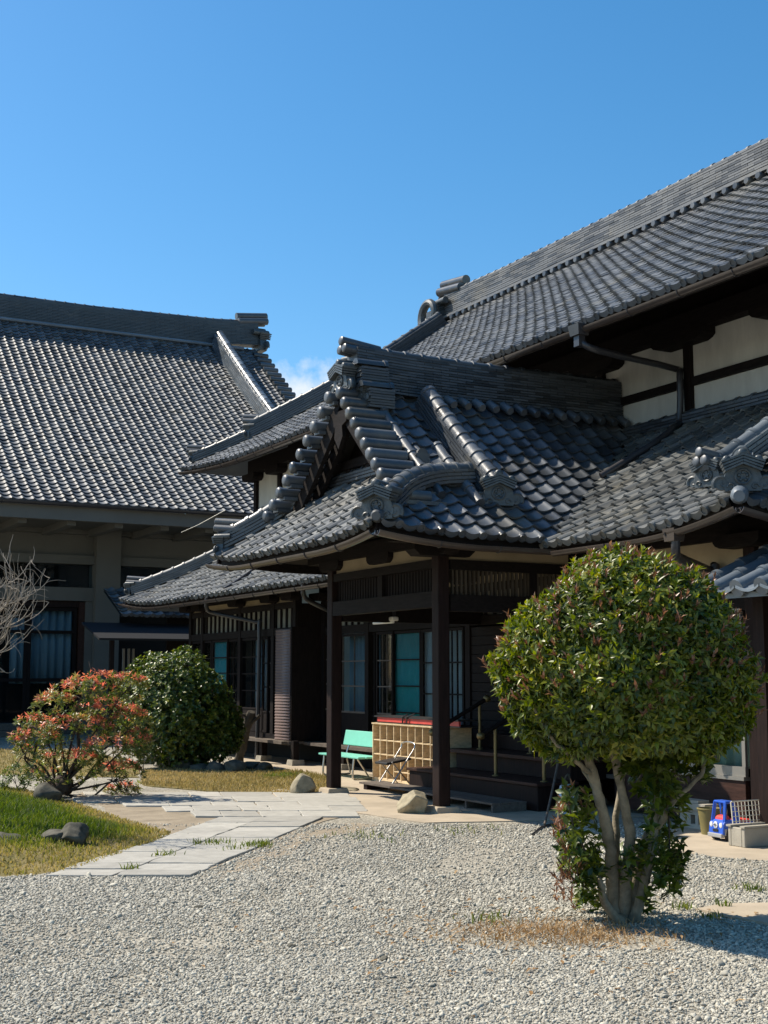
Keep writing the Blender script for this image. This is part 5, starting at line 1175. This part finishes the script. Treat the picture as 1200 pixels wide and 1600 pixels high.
o=inst('crown',leaf_mesh('crown',*cat,M['leaf_pieris']),Matrix.Identity(4),pie); o['kind']='stuff'
b=MB()
for x,y,rx,ry in pads:
    e=pp(x,y+5,0); a=pp(92+random.uniform(-6,6),1238,0); m=(a*.55+e*.45)+np.array([random.uniform(-.12,.12),random.uniform(-.2,.2),random.uniform(-.15,.05)]); m2=a*.2+e*.8+np.random.normal(0,.06,3)
    b.tube(smooth_path([a,m,m2,e],4),[.022,.02,.018,.017,.016,.015,.014,.012,.011,.01,.009,.008,.006],6)
    for _ in range(4): b.tube(smooth_path([m2,m2*.4+e*.6+np.random.normal(0,.1,3),e+np.random.normal(0,.16,3)],3),.005,4)
o=b.build('stems',M['bark_dark'],pie,smooth=60)
rock('stump',pp(98,1244,0)*np.array([1,1,0])+np.array([0,0,.05]),(.30,.28,.34),201,M['bark_dark'],None,planes=6,parent=pie)
# --- small leafy plant at the left of the bank
SB=onz(28,1238); W2=proj(SB)[2]; sm=empty('small_leafy_plant',(SB[0],SB[1],.05),'small grey-green leafy plant left of the red-tipped shrub','plant')
k=130; q=sph(k); P=CP+ray(32,1222)*W2+q*np.array([.30,.30,.26]); R_=rosettes(P,q+np.array([0,0,.8]),8,.07,.010,tone=.5,tvar=.2)
o=inst('foliage',leaf_mesh('foliage',*R_,M['leaf_bush']),Matrix.Identity(4),sm); o['kind']='stuff'
b=MB()
for _ in range(10): e=P[random.randrange(k)]; b.tube([np.array([SB[0],SB[1],.04])+np.random.normal(0,.02,3)*np.array([1,1,0]),e],.006,4)
b.build('stems',M['bark_dark'],sm)
# --- rounded dark shrub by the veranda
GB=onz(292,1200); W3=proj(GB)[2]; gs=empty('rounded_shrub',(GB[0],GB[1],0),'dense rounded dark green shrub in front of the veranda','shrub')
def bp_(x,y,off=0.0): return CP+ray(x,y)*(W3+off)
PL=[]
for x,y,rx,ry,k,seed in ((275,1108,90,90,2900,1),(346,1140,34,52,700,2),(225,1125,30,66,300,3),(300,1165,66,42,500,4)):
    D=sph(k); D=D[D[:,2]>-.85]; s=W3/F; r3=np.array([rx*s,rx*s,ry*s]); q=1/np.sqrt(((D/r3)**2).sum(1)); q*=(1+.09*lump(D,seed,4))*np.random.uniform(.82,1.05,len(D))
    P=bp_(x,y)+D*q[:,None]; PL.append(rosettes(P,D+np.array([0,0,.5])+np.random.normal(0,.3,D.shape),9,.062,.019,tone=.52,tvar=.26,droop=.05))
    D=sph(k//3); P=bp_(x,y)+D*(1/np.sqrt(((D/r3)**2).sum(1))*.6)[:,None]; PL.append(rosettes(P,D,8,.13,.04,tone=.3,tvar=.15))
cat=[np.concatenate([q[i] for q in PL]) for i in range(6)]
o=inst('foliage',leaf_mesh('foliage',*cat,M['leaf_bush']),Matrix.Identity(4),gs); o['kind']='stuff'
b=MB()
for dx in (-.25,-.1,.08,.3): 
    a=np.array([GB[0]+dx,GB[1]+random.uniform(-.2,.2),0]); b.tube(smooth_path([a,a+np.array([dx*.4,0,.5]),a+np.array([dx*1.5,.1,1.3])],4),[.03]*5+[.02]*4,6)
b.build('stems',M['bark'],gs,smooth=60)
# --- bare tree whose twigs reach in from the left
W4=13.5
def wp(x,y,off=0.0): return CP+ray(x,y)*(W4+off)
g0=onz(-190,1055+CH*F/W4); bt=empty('bare_tree',(g0[0],g0[1],0),'leafless tree with pale curling twigs reaching in front of the concrete hall','tree')
b=MB(); tr=[np.array([g0[0],g0[1],-.05]),wp(-188,1180),wp(-170,1080),wp(-150,1000),wp(-160,930)]; b.tube(smooth_path(tr,5),list(np.linspace(.11,.05,21)),9); b.build('trunk',M['bark'],bt,smooth=60)
random.seed(21); b=MB()
def grow(p,d,L,r_,lev):
    """one curving twig with side twigs"""
    pts=[p]; n=6; dd=d.copy(); cu=np.array([random.gauss(0,.12),random.gauss(0,.12),random.choice((.34,.28,.2,-.15))])
    for i in range(n):
        dd=dd+cu+np.array([random.gauss(0,.14),random.gauss(0,.14),random.gauss(.0,.12)]); dd/=np.linalg.norm(dd); pts.append(pts[-1]+dd*L/n)
    b.tube(smooth_path(pts,2),list(np.linspace(r_,r_*.5,n*2+1)),5)
    if lev<=0: return
    for i in range(2,n+1):
        if random.random()<.8:
            s=dd+np.array([random.gauss(0,.7),random.gauss(0,.7),random.gauss(.0,.6)]); s/=np.linalg.norm(s); grow(pts[i],s,L*random.uniform(.35,.6),r_*.62,lev-1)
for (x0,y0),(x1,y1) in (((-150,1000),(10,945)),((-150,990),(25,935)),((-155,970),(5,915)),((-150,1010),(0,1000)),((-150,1000),(15,965)),((-160,960),(10,980)),((-150,1000),(-10,1020))):
    a=wp(x0,y0); e=wp(x1,y1,random.uniform(-.35,.35)); m=(a+e)/2+np.array([0,0,random.uniform(-.32,-.1)]); S=smooth_path([a,m,e],5); b.tube(S,list(np.linspace(.014,.006,11)),6)
    d=(e-m)/np.linalg.norm(e-m)
    for q in (5,8,10):
        for _ in range(3):
            s=d+np.array([random.gauss(0,.45),random.gauss(0,.45),random.gauss(0,.45)]); s/=np.linalg.norm(s); grow(S[q],s,random.uniform(.28,.55),.006,1)
o=b.build('twigs',M['twig'],bt,smooth=60); o['kind']='stuff'
# --- leaning log and stake beside the shrub
q=MB(); a=onx(372,1192,9.25); e=onx(393,1112,9.35); S=smooth_path([a,a*.5+e*.5+np.array([0,.03,.0]),e],6); S[0][2]=-.03
q.tube(S,[.11]+[.085+random.uniform(-.015,.015) for _ in S[2:]]+[.07],10); lg=q.build('leaning_log',M['log'],None,smooth=30); tag(lg,'weathered stump of a trunk leaning beside the veranda','log')
q=MB(); c_=S[-2]; q.tube([c_,c_+np.array([-.18,.05,.03])],[.035,.03],7); q.tube([c_-np.array([0,0,.15]),c_+np.array([.12,-.16,.02])],[.035,.03],7); q.build('cut_branch',M['log'],lg,smooth=30)
# ------------------------------------------------------------------ things by the porch
def part(name,m,parent,fn,smooth=0,bevel=0):
    q=MB(); fn(q); return q.build(name,M[m],parent,smooth=smooth,bevel=bevel)
# mint bench
bn=empty('park_bench',(9.5,18.7,0.012),'mint green plastic park bench on bent tube legs','bench'); Y0,Y1=17.95,19.35
for x in (9.22,9.36,9.50): part('seat_slat','mint',bn,lambda q:q.box((x,Y0,.335),(x+.128,Y1,.365)),bevel=.008)
part('backrest','mint',bn,lambda q:q.cbox((9.70,(Y0+Y1)/2,.60),(.03,Y1-Y0,.24),Matrix.Rotation(R(12),3,'Y')),bevel=.01)
for y in (Y0+.18,Y1-.18):
    part('leg','chrome',bn,lambda q:q.tube(smooth_path([(9.24,y,.33),(9.22,y,.10),(9.25,y,.03),(9.45,y,.03),(9.66,y,.03),(9.70,y,.07),(9.64,y,.33),(9.69,y,.50),(9.72,y,.68)],4),.016,7),smooth=60)
    part('brace','chrome',bn,lambda q:q.tube([(9.30,y,.325),(9.50,y,.05)],.012,6),smooth=60)
# pigeonhole shelf
sh_=empty('pigeonhole_shelf',(9.67,16.83,0),'unpainted pine pigeonhole shoe shelf standing beside the steps','shelf'); SX0,SX1,SY0,SY1,SZ=9.45,9.86,15.74,17.92,.885
part('back_board','wood_pale',sh_,lambda q:q.box((SX1-.015,SY0+.02,.05),(SX1,SY1-.02,SZ-.03)))
part('plinth','wood_pale',sh_,lambda q:q.box((SX0+.015,SY0+.022,.012),(SX1-.016,SY1-.022,.07)))
for y in (SY0,SY1-.02): part('side_board','wood_pale',sh_,lambda q:q.box((SX0,y,.012),(SX1,y+.02,SZ-.022)))
part('top_board','wood_pale',sh_,lambda q:q.box((SX0-.012,SY0-.01,SZ-.02),(SX1+.01,SY1+.01,SZ)))
n=10; pit=(SY1-SY0-.04)/n
for i in range(1,n): part('divider','wood_pale',sh_,lambda q:q.box((SX0+.004,SY0+.02+i*pit-.009,.072),(SX1-.017,SY0+.02+i*pit+.009,SZ-.024)))
for i in range(n):
    a=SY0+.02+i*pit+.011; c=a+pit-.022
    for z in ((.63,.42) if i>=7 else (.63,.42,.19)): part('shelf_board','wood_pale',sh_,lambda q:q.box((SX0+.006,a,z-.008),(SX1-.018,c,z+.008)))
rd=empty('red_tray',(9.6,16.8,SZ+.002),'long red and black tray lying on top of the pigeonhole shelf','tray')
part('side_rail','red',rd,lambda q:q.box((SX0+.02,SY0-.30,SZ+.022),(SX0+.05,SY1-.12,SZ+.085)))
part('base','black',rd,lambda q:q.box((SX0+.03,SY0-.32,SZ+.002),(SX1-.02,SY1-.08,SZ+.02)))
part('lid_edge','black',rd,lambda q:q.box((SX0+.0,SY0-.32,SZ+.087),(SX1-.02,SY1-.05,SZ+.108)))
part('strap','black',rd,lambda q:[q.tube([(SX0,16.85,SZ+.01),(SX0-.01,16.83,SZ+.11),(SX0+.05,16.70,SZ+.16)],.012,5),q.tube([(SX0,16.98,SZ+.02),(SX0-.01,16.95,SZ+.11),(SX0+.04,16.9,SZ+.15)],.012,5)])
# folding chair, seen from its side
fc=empty('folding_chair',(9.05,16.35,.012),'black folding chair with bent chrome frame before the pigeonhole shelf','chair')
cx,cy=9.02,16.45; 
for dy in (-.19,.19):
    y=cy+dy
    part('front_leg','chrome',fc,lambda q:q.tube([(cx-.20,y,.012),(cx+.22,y,.58)],.011,7),smooth=60)
    part('rear_leg','chrome',fc,lambda q:q.tube([(cx+.22,y*1+.0,.012),(cx-.14,y,.40)],.011,7),smooth=60)
part('backrest','chrome',fc,lambda q:q.tube(smooth_path([(cx+.22,cy-.19,.58),(cx+.235,cy-.17,.64),(cx+.235,cy,.66),(cx+.235,cy+.17,.64),(cx+.22,cy+.19,.58)],5),.012,7),smooth=60)
part('seat','black',fc,lambda q:q.cbox((cx-.02,cy,.405),(.40,.36,.035),Matrix.Rotation(R(-9),3,'Y')),bevel=.012)
# wooden steps with brass rails
st=empty('entrance_steps',(9.7,14.5,0),'dark wooden entrance steps with brass handrail posts','steps')
s1=part('step','wood_post',st,lambda q:[q.box((9.02,12.95,.012),(9.98,16.02,.30))],bevel=.01)
part('tread','wood_red',st,lambda q:q.box((8.99,12.92,.302),(9.6,16.05,.34)),bevel=.006)
part('step','wood_post',st,lambda q:q.box((9.52,12.98,.342),(10.36,15.60,.55)),bevel=.01)
part('tread','wood_red',st,lambda q:q.box((9.44,12.94,.552),(10.36,15.90,.60)),bevel=.006)
part('platform','wood_post',st,lambda q:q.box((9.98,13.0,.602),(10.36,15.5,.80)),bevel=.01)
def rail(y,x0,x1,z0,z1):
    for x,z,zt in ((x0,z0,z0+.62),(x1,z1,z1+.62)):
        part('rail_post','brass',st,lambda q:q.tube([(x,y,z),(x,y,zt)],.022,8),smooth=60); part('rail_flange','brass',st,lambda q:q.lathe([(.05,0),(.05,.01),(.025,.016)],12,Matrix.Translation((x,y,z))),smooth=40)
    a=np.array([x0-.22,y,z0+.62-.12]); e=np.array([x1+.12,y,z1+.62+.06]); part('handrail','wood',st,lambda q:q.tube([a,e],.03,8),smooth=60)
    for p in (a,e): part('rail_knob','brass',st,lambda q:q.lathe([(.012,-.05),(.042,-.035),(.05,0),(.042,.035),(.012,.05)],12,Matrix.Translation(Vector(p))@Matrix.Rotation(R(90),4,'Y')),smooth=60)
rail(15.35,9.22,9.75,.34,.60); rail(14.15,9.22,9.75,.34,.60); rail(13.1,9.22,9.75,.34,.60)
pl=empty('wooden_pallet',(8.72,14.0,.012),'low grey slatted duckboard lying before the entrance steps','duckboard')
for i in range(4): part('slat','wood_grey',pl,lambda q:q.box((8.48+i*.125,13.1,.10),(8.59+i*.125,15.05,.122)))
for y in (13.12,13.7,14.3,15.0): part('bearer','wood_grey',pl,lambda q:q.box((8.49,y-.02,.012),(8.96,y+.02,.098)))
dk=empty('low_board',(9.0,15.9,.012),'flat brown board on blocks beside the rock and steps','board')
part('board','wood_grey',dk,lambda q:q.box((8.62,15.25,.085),(9.0,16.75,.11)))
for y in (15.4,16.6): part('block','wood_post',dk,lambda q:q.box((8.64,y-.05,.012),(8.98,y+.05,.083)))
# long-handled tool leaning
a=onz(851,1294); q=MB(); top=onx(873,1186,9.0)
q.tube(smooth_path([np.array([a[0],a[1],.04]),(a+top)/2*np.array([1,1,1]),top],5),.013,7); tl=q.build('garden_tool',M['wood_grey'],None,smooth=60); tag(tl,'long-handled garden tool leaning behind the clipped tree','tool')
f0=onz(832,1306); f1=onz(888,1289); q=MB(); q.tube(smooth_path([np.array([f0[0],f0[1],.015]),np.array([a[0],a[1],.02]),np.array([f1[0],f1[1],.02])],5),.014,7); q.build('tool_head',M['pipe'],tl,smooth=60)
# pale blue bag
A=onz(878,1276); q=MB(); q.cbox((A[0]+.15,A[1]+.1,.18),(.20,.16,.34),taper=.8); bg_=q.build('plastic_bag',M['bag'],None,bevel=.04); tag(bg_,'pale blue plastic bag standing by the step end behind the tree','bag')
q=MB(); q.tube(smooth_path([(A[0]+.08,A[1]+.1,.34),(A[0]+.15,A[1]+.08,.46),(A[0]+.22,A[1]+.1,.34)],5),.012,6); q.build('handle',M['rock_dark'],bg_)
# ride-on toy car, nose towards -X
tx,ty=9.02,9.86; TS=.78; tc_=empty('toy_truck',(tx+.25,ty,.01),'blue ride-on toy truck with red seat beside the wire grid','toy truck')
def tpoly(poly,y0,y1): return lambda q:q.prism(poly,Matrix(((1,0,0,tx),(0,0,1,y0),(0,1,0,.01),(0,0,0,1))),y1-y0)
part('body','blue',tc_,tpoly([(0.0,.06),(.50,.06),(.52,.17),(.26,.18),(.24,.20),(.06,.21),(.015,.17)],ty-.13,ty+.13),bevel=.012)
part('bumper','grey_toy',tc_,lambda q:q.box((tx-.02,ty-.125,.045),(tx+.03,ty+.125,.085)),bevel=.008)
part('sill','grey_toy',tc_,lambda q:[q.box((tx+.03,ty-.137,.065),(tx+.06,ty+.137,.13)),q.box((tx+.2,ty-.137,.065),(tx+.36,ty+.137,.10))])
for s in (-1,1):
    part('windscreen_post','blue',tc_,lambda q:q.beam((tx+.05,ty+s*.105,.20),(tx+.08,ty+s*.09,.385),.03,.035)); part('rear_post','blue',tc_,lambda q:q.prism([(.20,.185),(.28,.175),(.20,.37),(.155,.37)],Matrix(((1,0,0,tx),(0,0,1,ty+s*.105-.018),(0,1,0,.01),(0,0,0,1))),.036))
    part('headlight','white',tc_,lambda q:q.lathe([(.026,0),(.026,.015),(.012,.02)],10,Matrix.Translation((tx+.022,ty+s*.085,.165))@Matrix.Rotation(R(-90),4,'Y')))
    for x in (.11,.42):
        w=part('wheel','tyre',tc_,lambda q:q.lathe([(.05,-.025),(.066,-.02),(.066,.02),(.05,.025)],18,Matrix.Translation((tx+x,ty+s*.122,.068))@Matrix.Rotation(R(90),4,'X')),smooth=40)
        part('hub_cap','white',w,lambda q:[q.lathe([(.043,-.004),(.043,.004)],14,Matrix.Translation((tx+x,ty+s*.149,.068))@Matrix.Rotation(R(90),4,'X')),[q.cbox((tx+x+.024*math.cos(a_),ty+s*.154,.068+.024*math.sin(a_)),(.012,.008,.03),Matrix.Rotation(-a_+R(90),3,'Y')) for a_ in np.linspace(0,6.28,7)[:-1]]])
part('roof','blue',tc_,lambda q:q.box((tx+.07,ty-.11,.375),(tx+.20,ty+.11,.40)),bevel=.01)
part('grille','white',tc_,lambda q:q.lathe([(.034,0),(.034,.012),(.02,.016)],14,Matrix.Translation((tx+.012,ty,.165))@Matrix.Rotation(R(-90),4,'Y')),smooth=40)
part('grille_cross','black',tc_,lambda q:[q.box((tx-.008,ty-.022,.161),(tx-.004,ty+.022,.169)),q.box((tx-.0085,ty-.004,.143),(tx-.0045,ty+.004,.187))])
part('number_plate','black',tc_,lambda q:q.box((tx-.004,ty-.045,.10),(tx+.004,ty+.045,.125)))
part('seat','red_toy',tc_,lambda q:q.box((tx+.24,ty-.09,.18),(tx+.46,ty+.09,.215)),bevel=.02)
part('dashboard','red_toy',tc_,lambda q:q.lathe([(.055,-.07),(.055,.07)],12,Matrix.Translation((tx+.11,ty,.205))@Matrix.Rotation(R(90),4,'X')),smooth=40)
part('steering_wheel','yellow',tc_,lambda q:q.tube([(tx+.14,ty+.05*math.cos(t),.29+.05*math.sin(t)) for t in np.linspace(0,6.28,14)[:-1]],.009,5,closed=True),smooth=60)
# wire grid panel
wg=empty('wire_grid_panel',(9.6,9.6,.01),'white wire grid panel standing between the toy truck and the planter','wire panel'); gx0=ony(1148,1300,9.66)[0]; gx1=gx0+.62
for x in np.linspace(gx0,gx1,15): part('wire','wire',wg,lambda q:q.tube([(x,9.66,.012),(x,9.70,.40)],.0042 if gx0<x<gx1 else .007,5))
for z in np.linspace(.03,.40,9): part('wire','wire',wg,lambda q:q.tube([(gx0,9.652+.04*z/.4,z),(gx1,9.652+.04*z/.4,z)],.0042 if z<.39 else .007,5))
# concrete planter trough
pt_=empty('concrete_planter',(9.5,9.5,.01),'grey concrete planter trough in front of the wire grid','planter'); x0=ony(1161,1300,9.40)[0]
part('trough','block',pt_,lambda q:[q.box((x0,9.38,.01),(x0+.60,9.42,.185)),q.box((x0,9.56,.01),(x0+.60,9.60,.185)),q.box((x0,9.421,.01),(x0+.04,9.559,.185)),q.box((x0+.56,9.421,.01),(x0+.60,9.559,.185)),q.box((x0+.041,9.421,.01),(x0+.559,9.559,.05))],bevel=.008)
part('rim','block',pt_,lambda q:[q.box((x0-.012,9.368,.187),(x0+.612,9.43,.205)),q.box((x0-.012,9.55,.187),(x0+.612,9.612,.205))])
# ochre bin and vent block
A=onz(1108,1308); bx,by=A[0]+.12,A[1]+.12
bi=empty('plastic_bin',(bx,by,.01),'ochre plastic bin beside the toy truck','bin'); part('bucket','yellow',bi,lambda q:q.lathe([(.085,0),(.115,.25),(.108,.25),(.08,.012)],20,Matrix.Translation((bx,by,.01))),smooth=40); part('rim','yellow',bi,lambda q:q.tube([(bx+.116*math.cos(t),by+.116*math.sin(t),.262) for t in np.linspace(0,6.28,22)[:-1]],.009,6,closed=True),smooth=60)
vb=empty('vent_block',(9.6,11.1,.01),'hollow concrete block with two square holes beside the ochre bin','concrete block'); Yv=yat(1062,9.55); 
def vent(q):
    x0,x1=9.50,9.62; y1=Yv; y0=y1-.40; z0,z1=.01,.20
    q.box((x0,y0,z0),(x1,y1,z0+.045)); q.box((x0,y0,z1-.05),(x1,y1,z1))
    for a,c in ((y0,y0+.05),(y0+.12,y0+.165),(y0+.235,y1)): q.box((x0+.001,a,z0+.0455),(x1-.001,c,z1-.0505))
part('block','block',vb,vent)
part('back_plate','interior',vb,lambda q:q.box((9.622,Yv-.40,.012),(9.63,Yv,.198)))
cb=empty('concrete_block',(9.6,11.4,.2),'plain concrete slab lying on the hollow block','concrete block'); part('slab','block',cb,lambda q:q.box((9.47,Yv-.42,.203),(9.66,Yv+.05,.27)))
part('chip','block',cb,lambda q:q.box((9.49,Yv-.30,.272),(9.64,Yv+.02,.30)))
tc_.scale=(.80,.86,.97); tc_.location.x-=.075; tc_.location.y+=.05; tc_.rotation_euler[2]=R(-5)
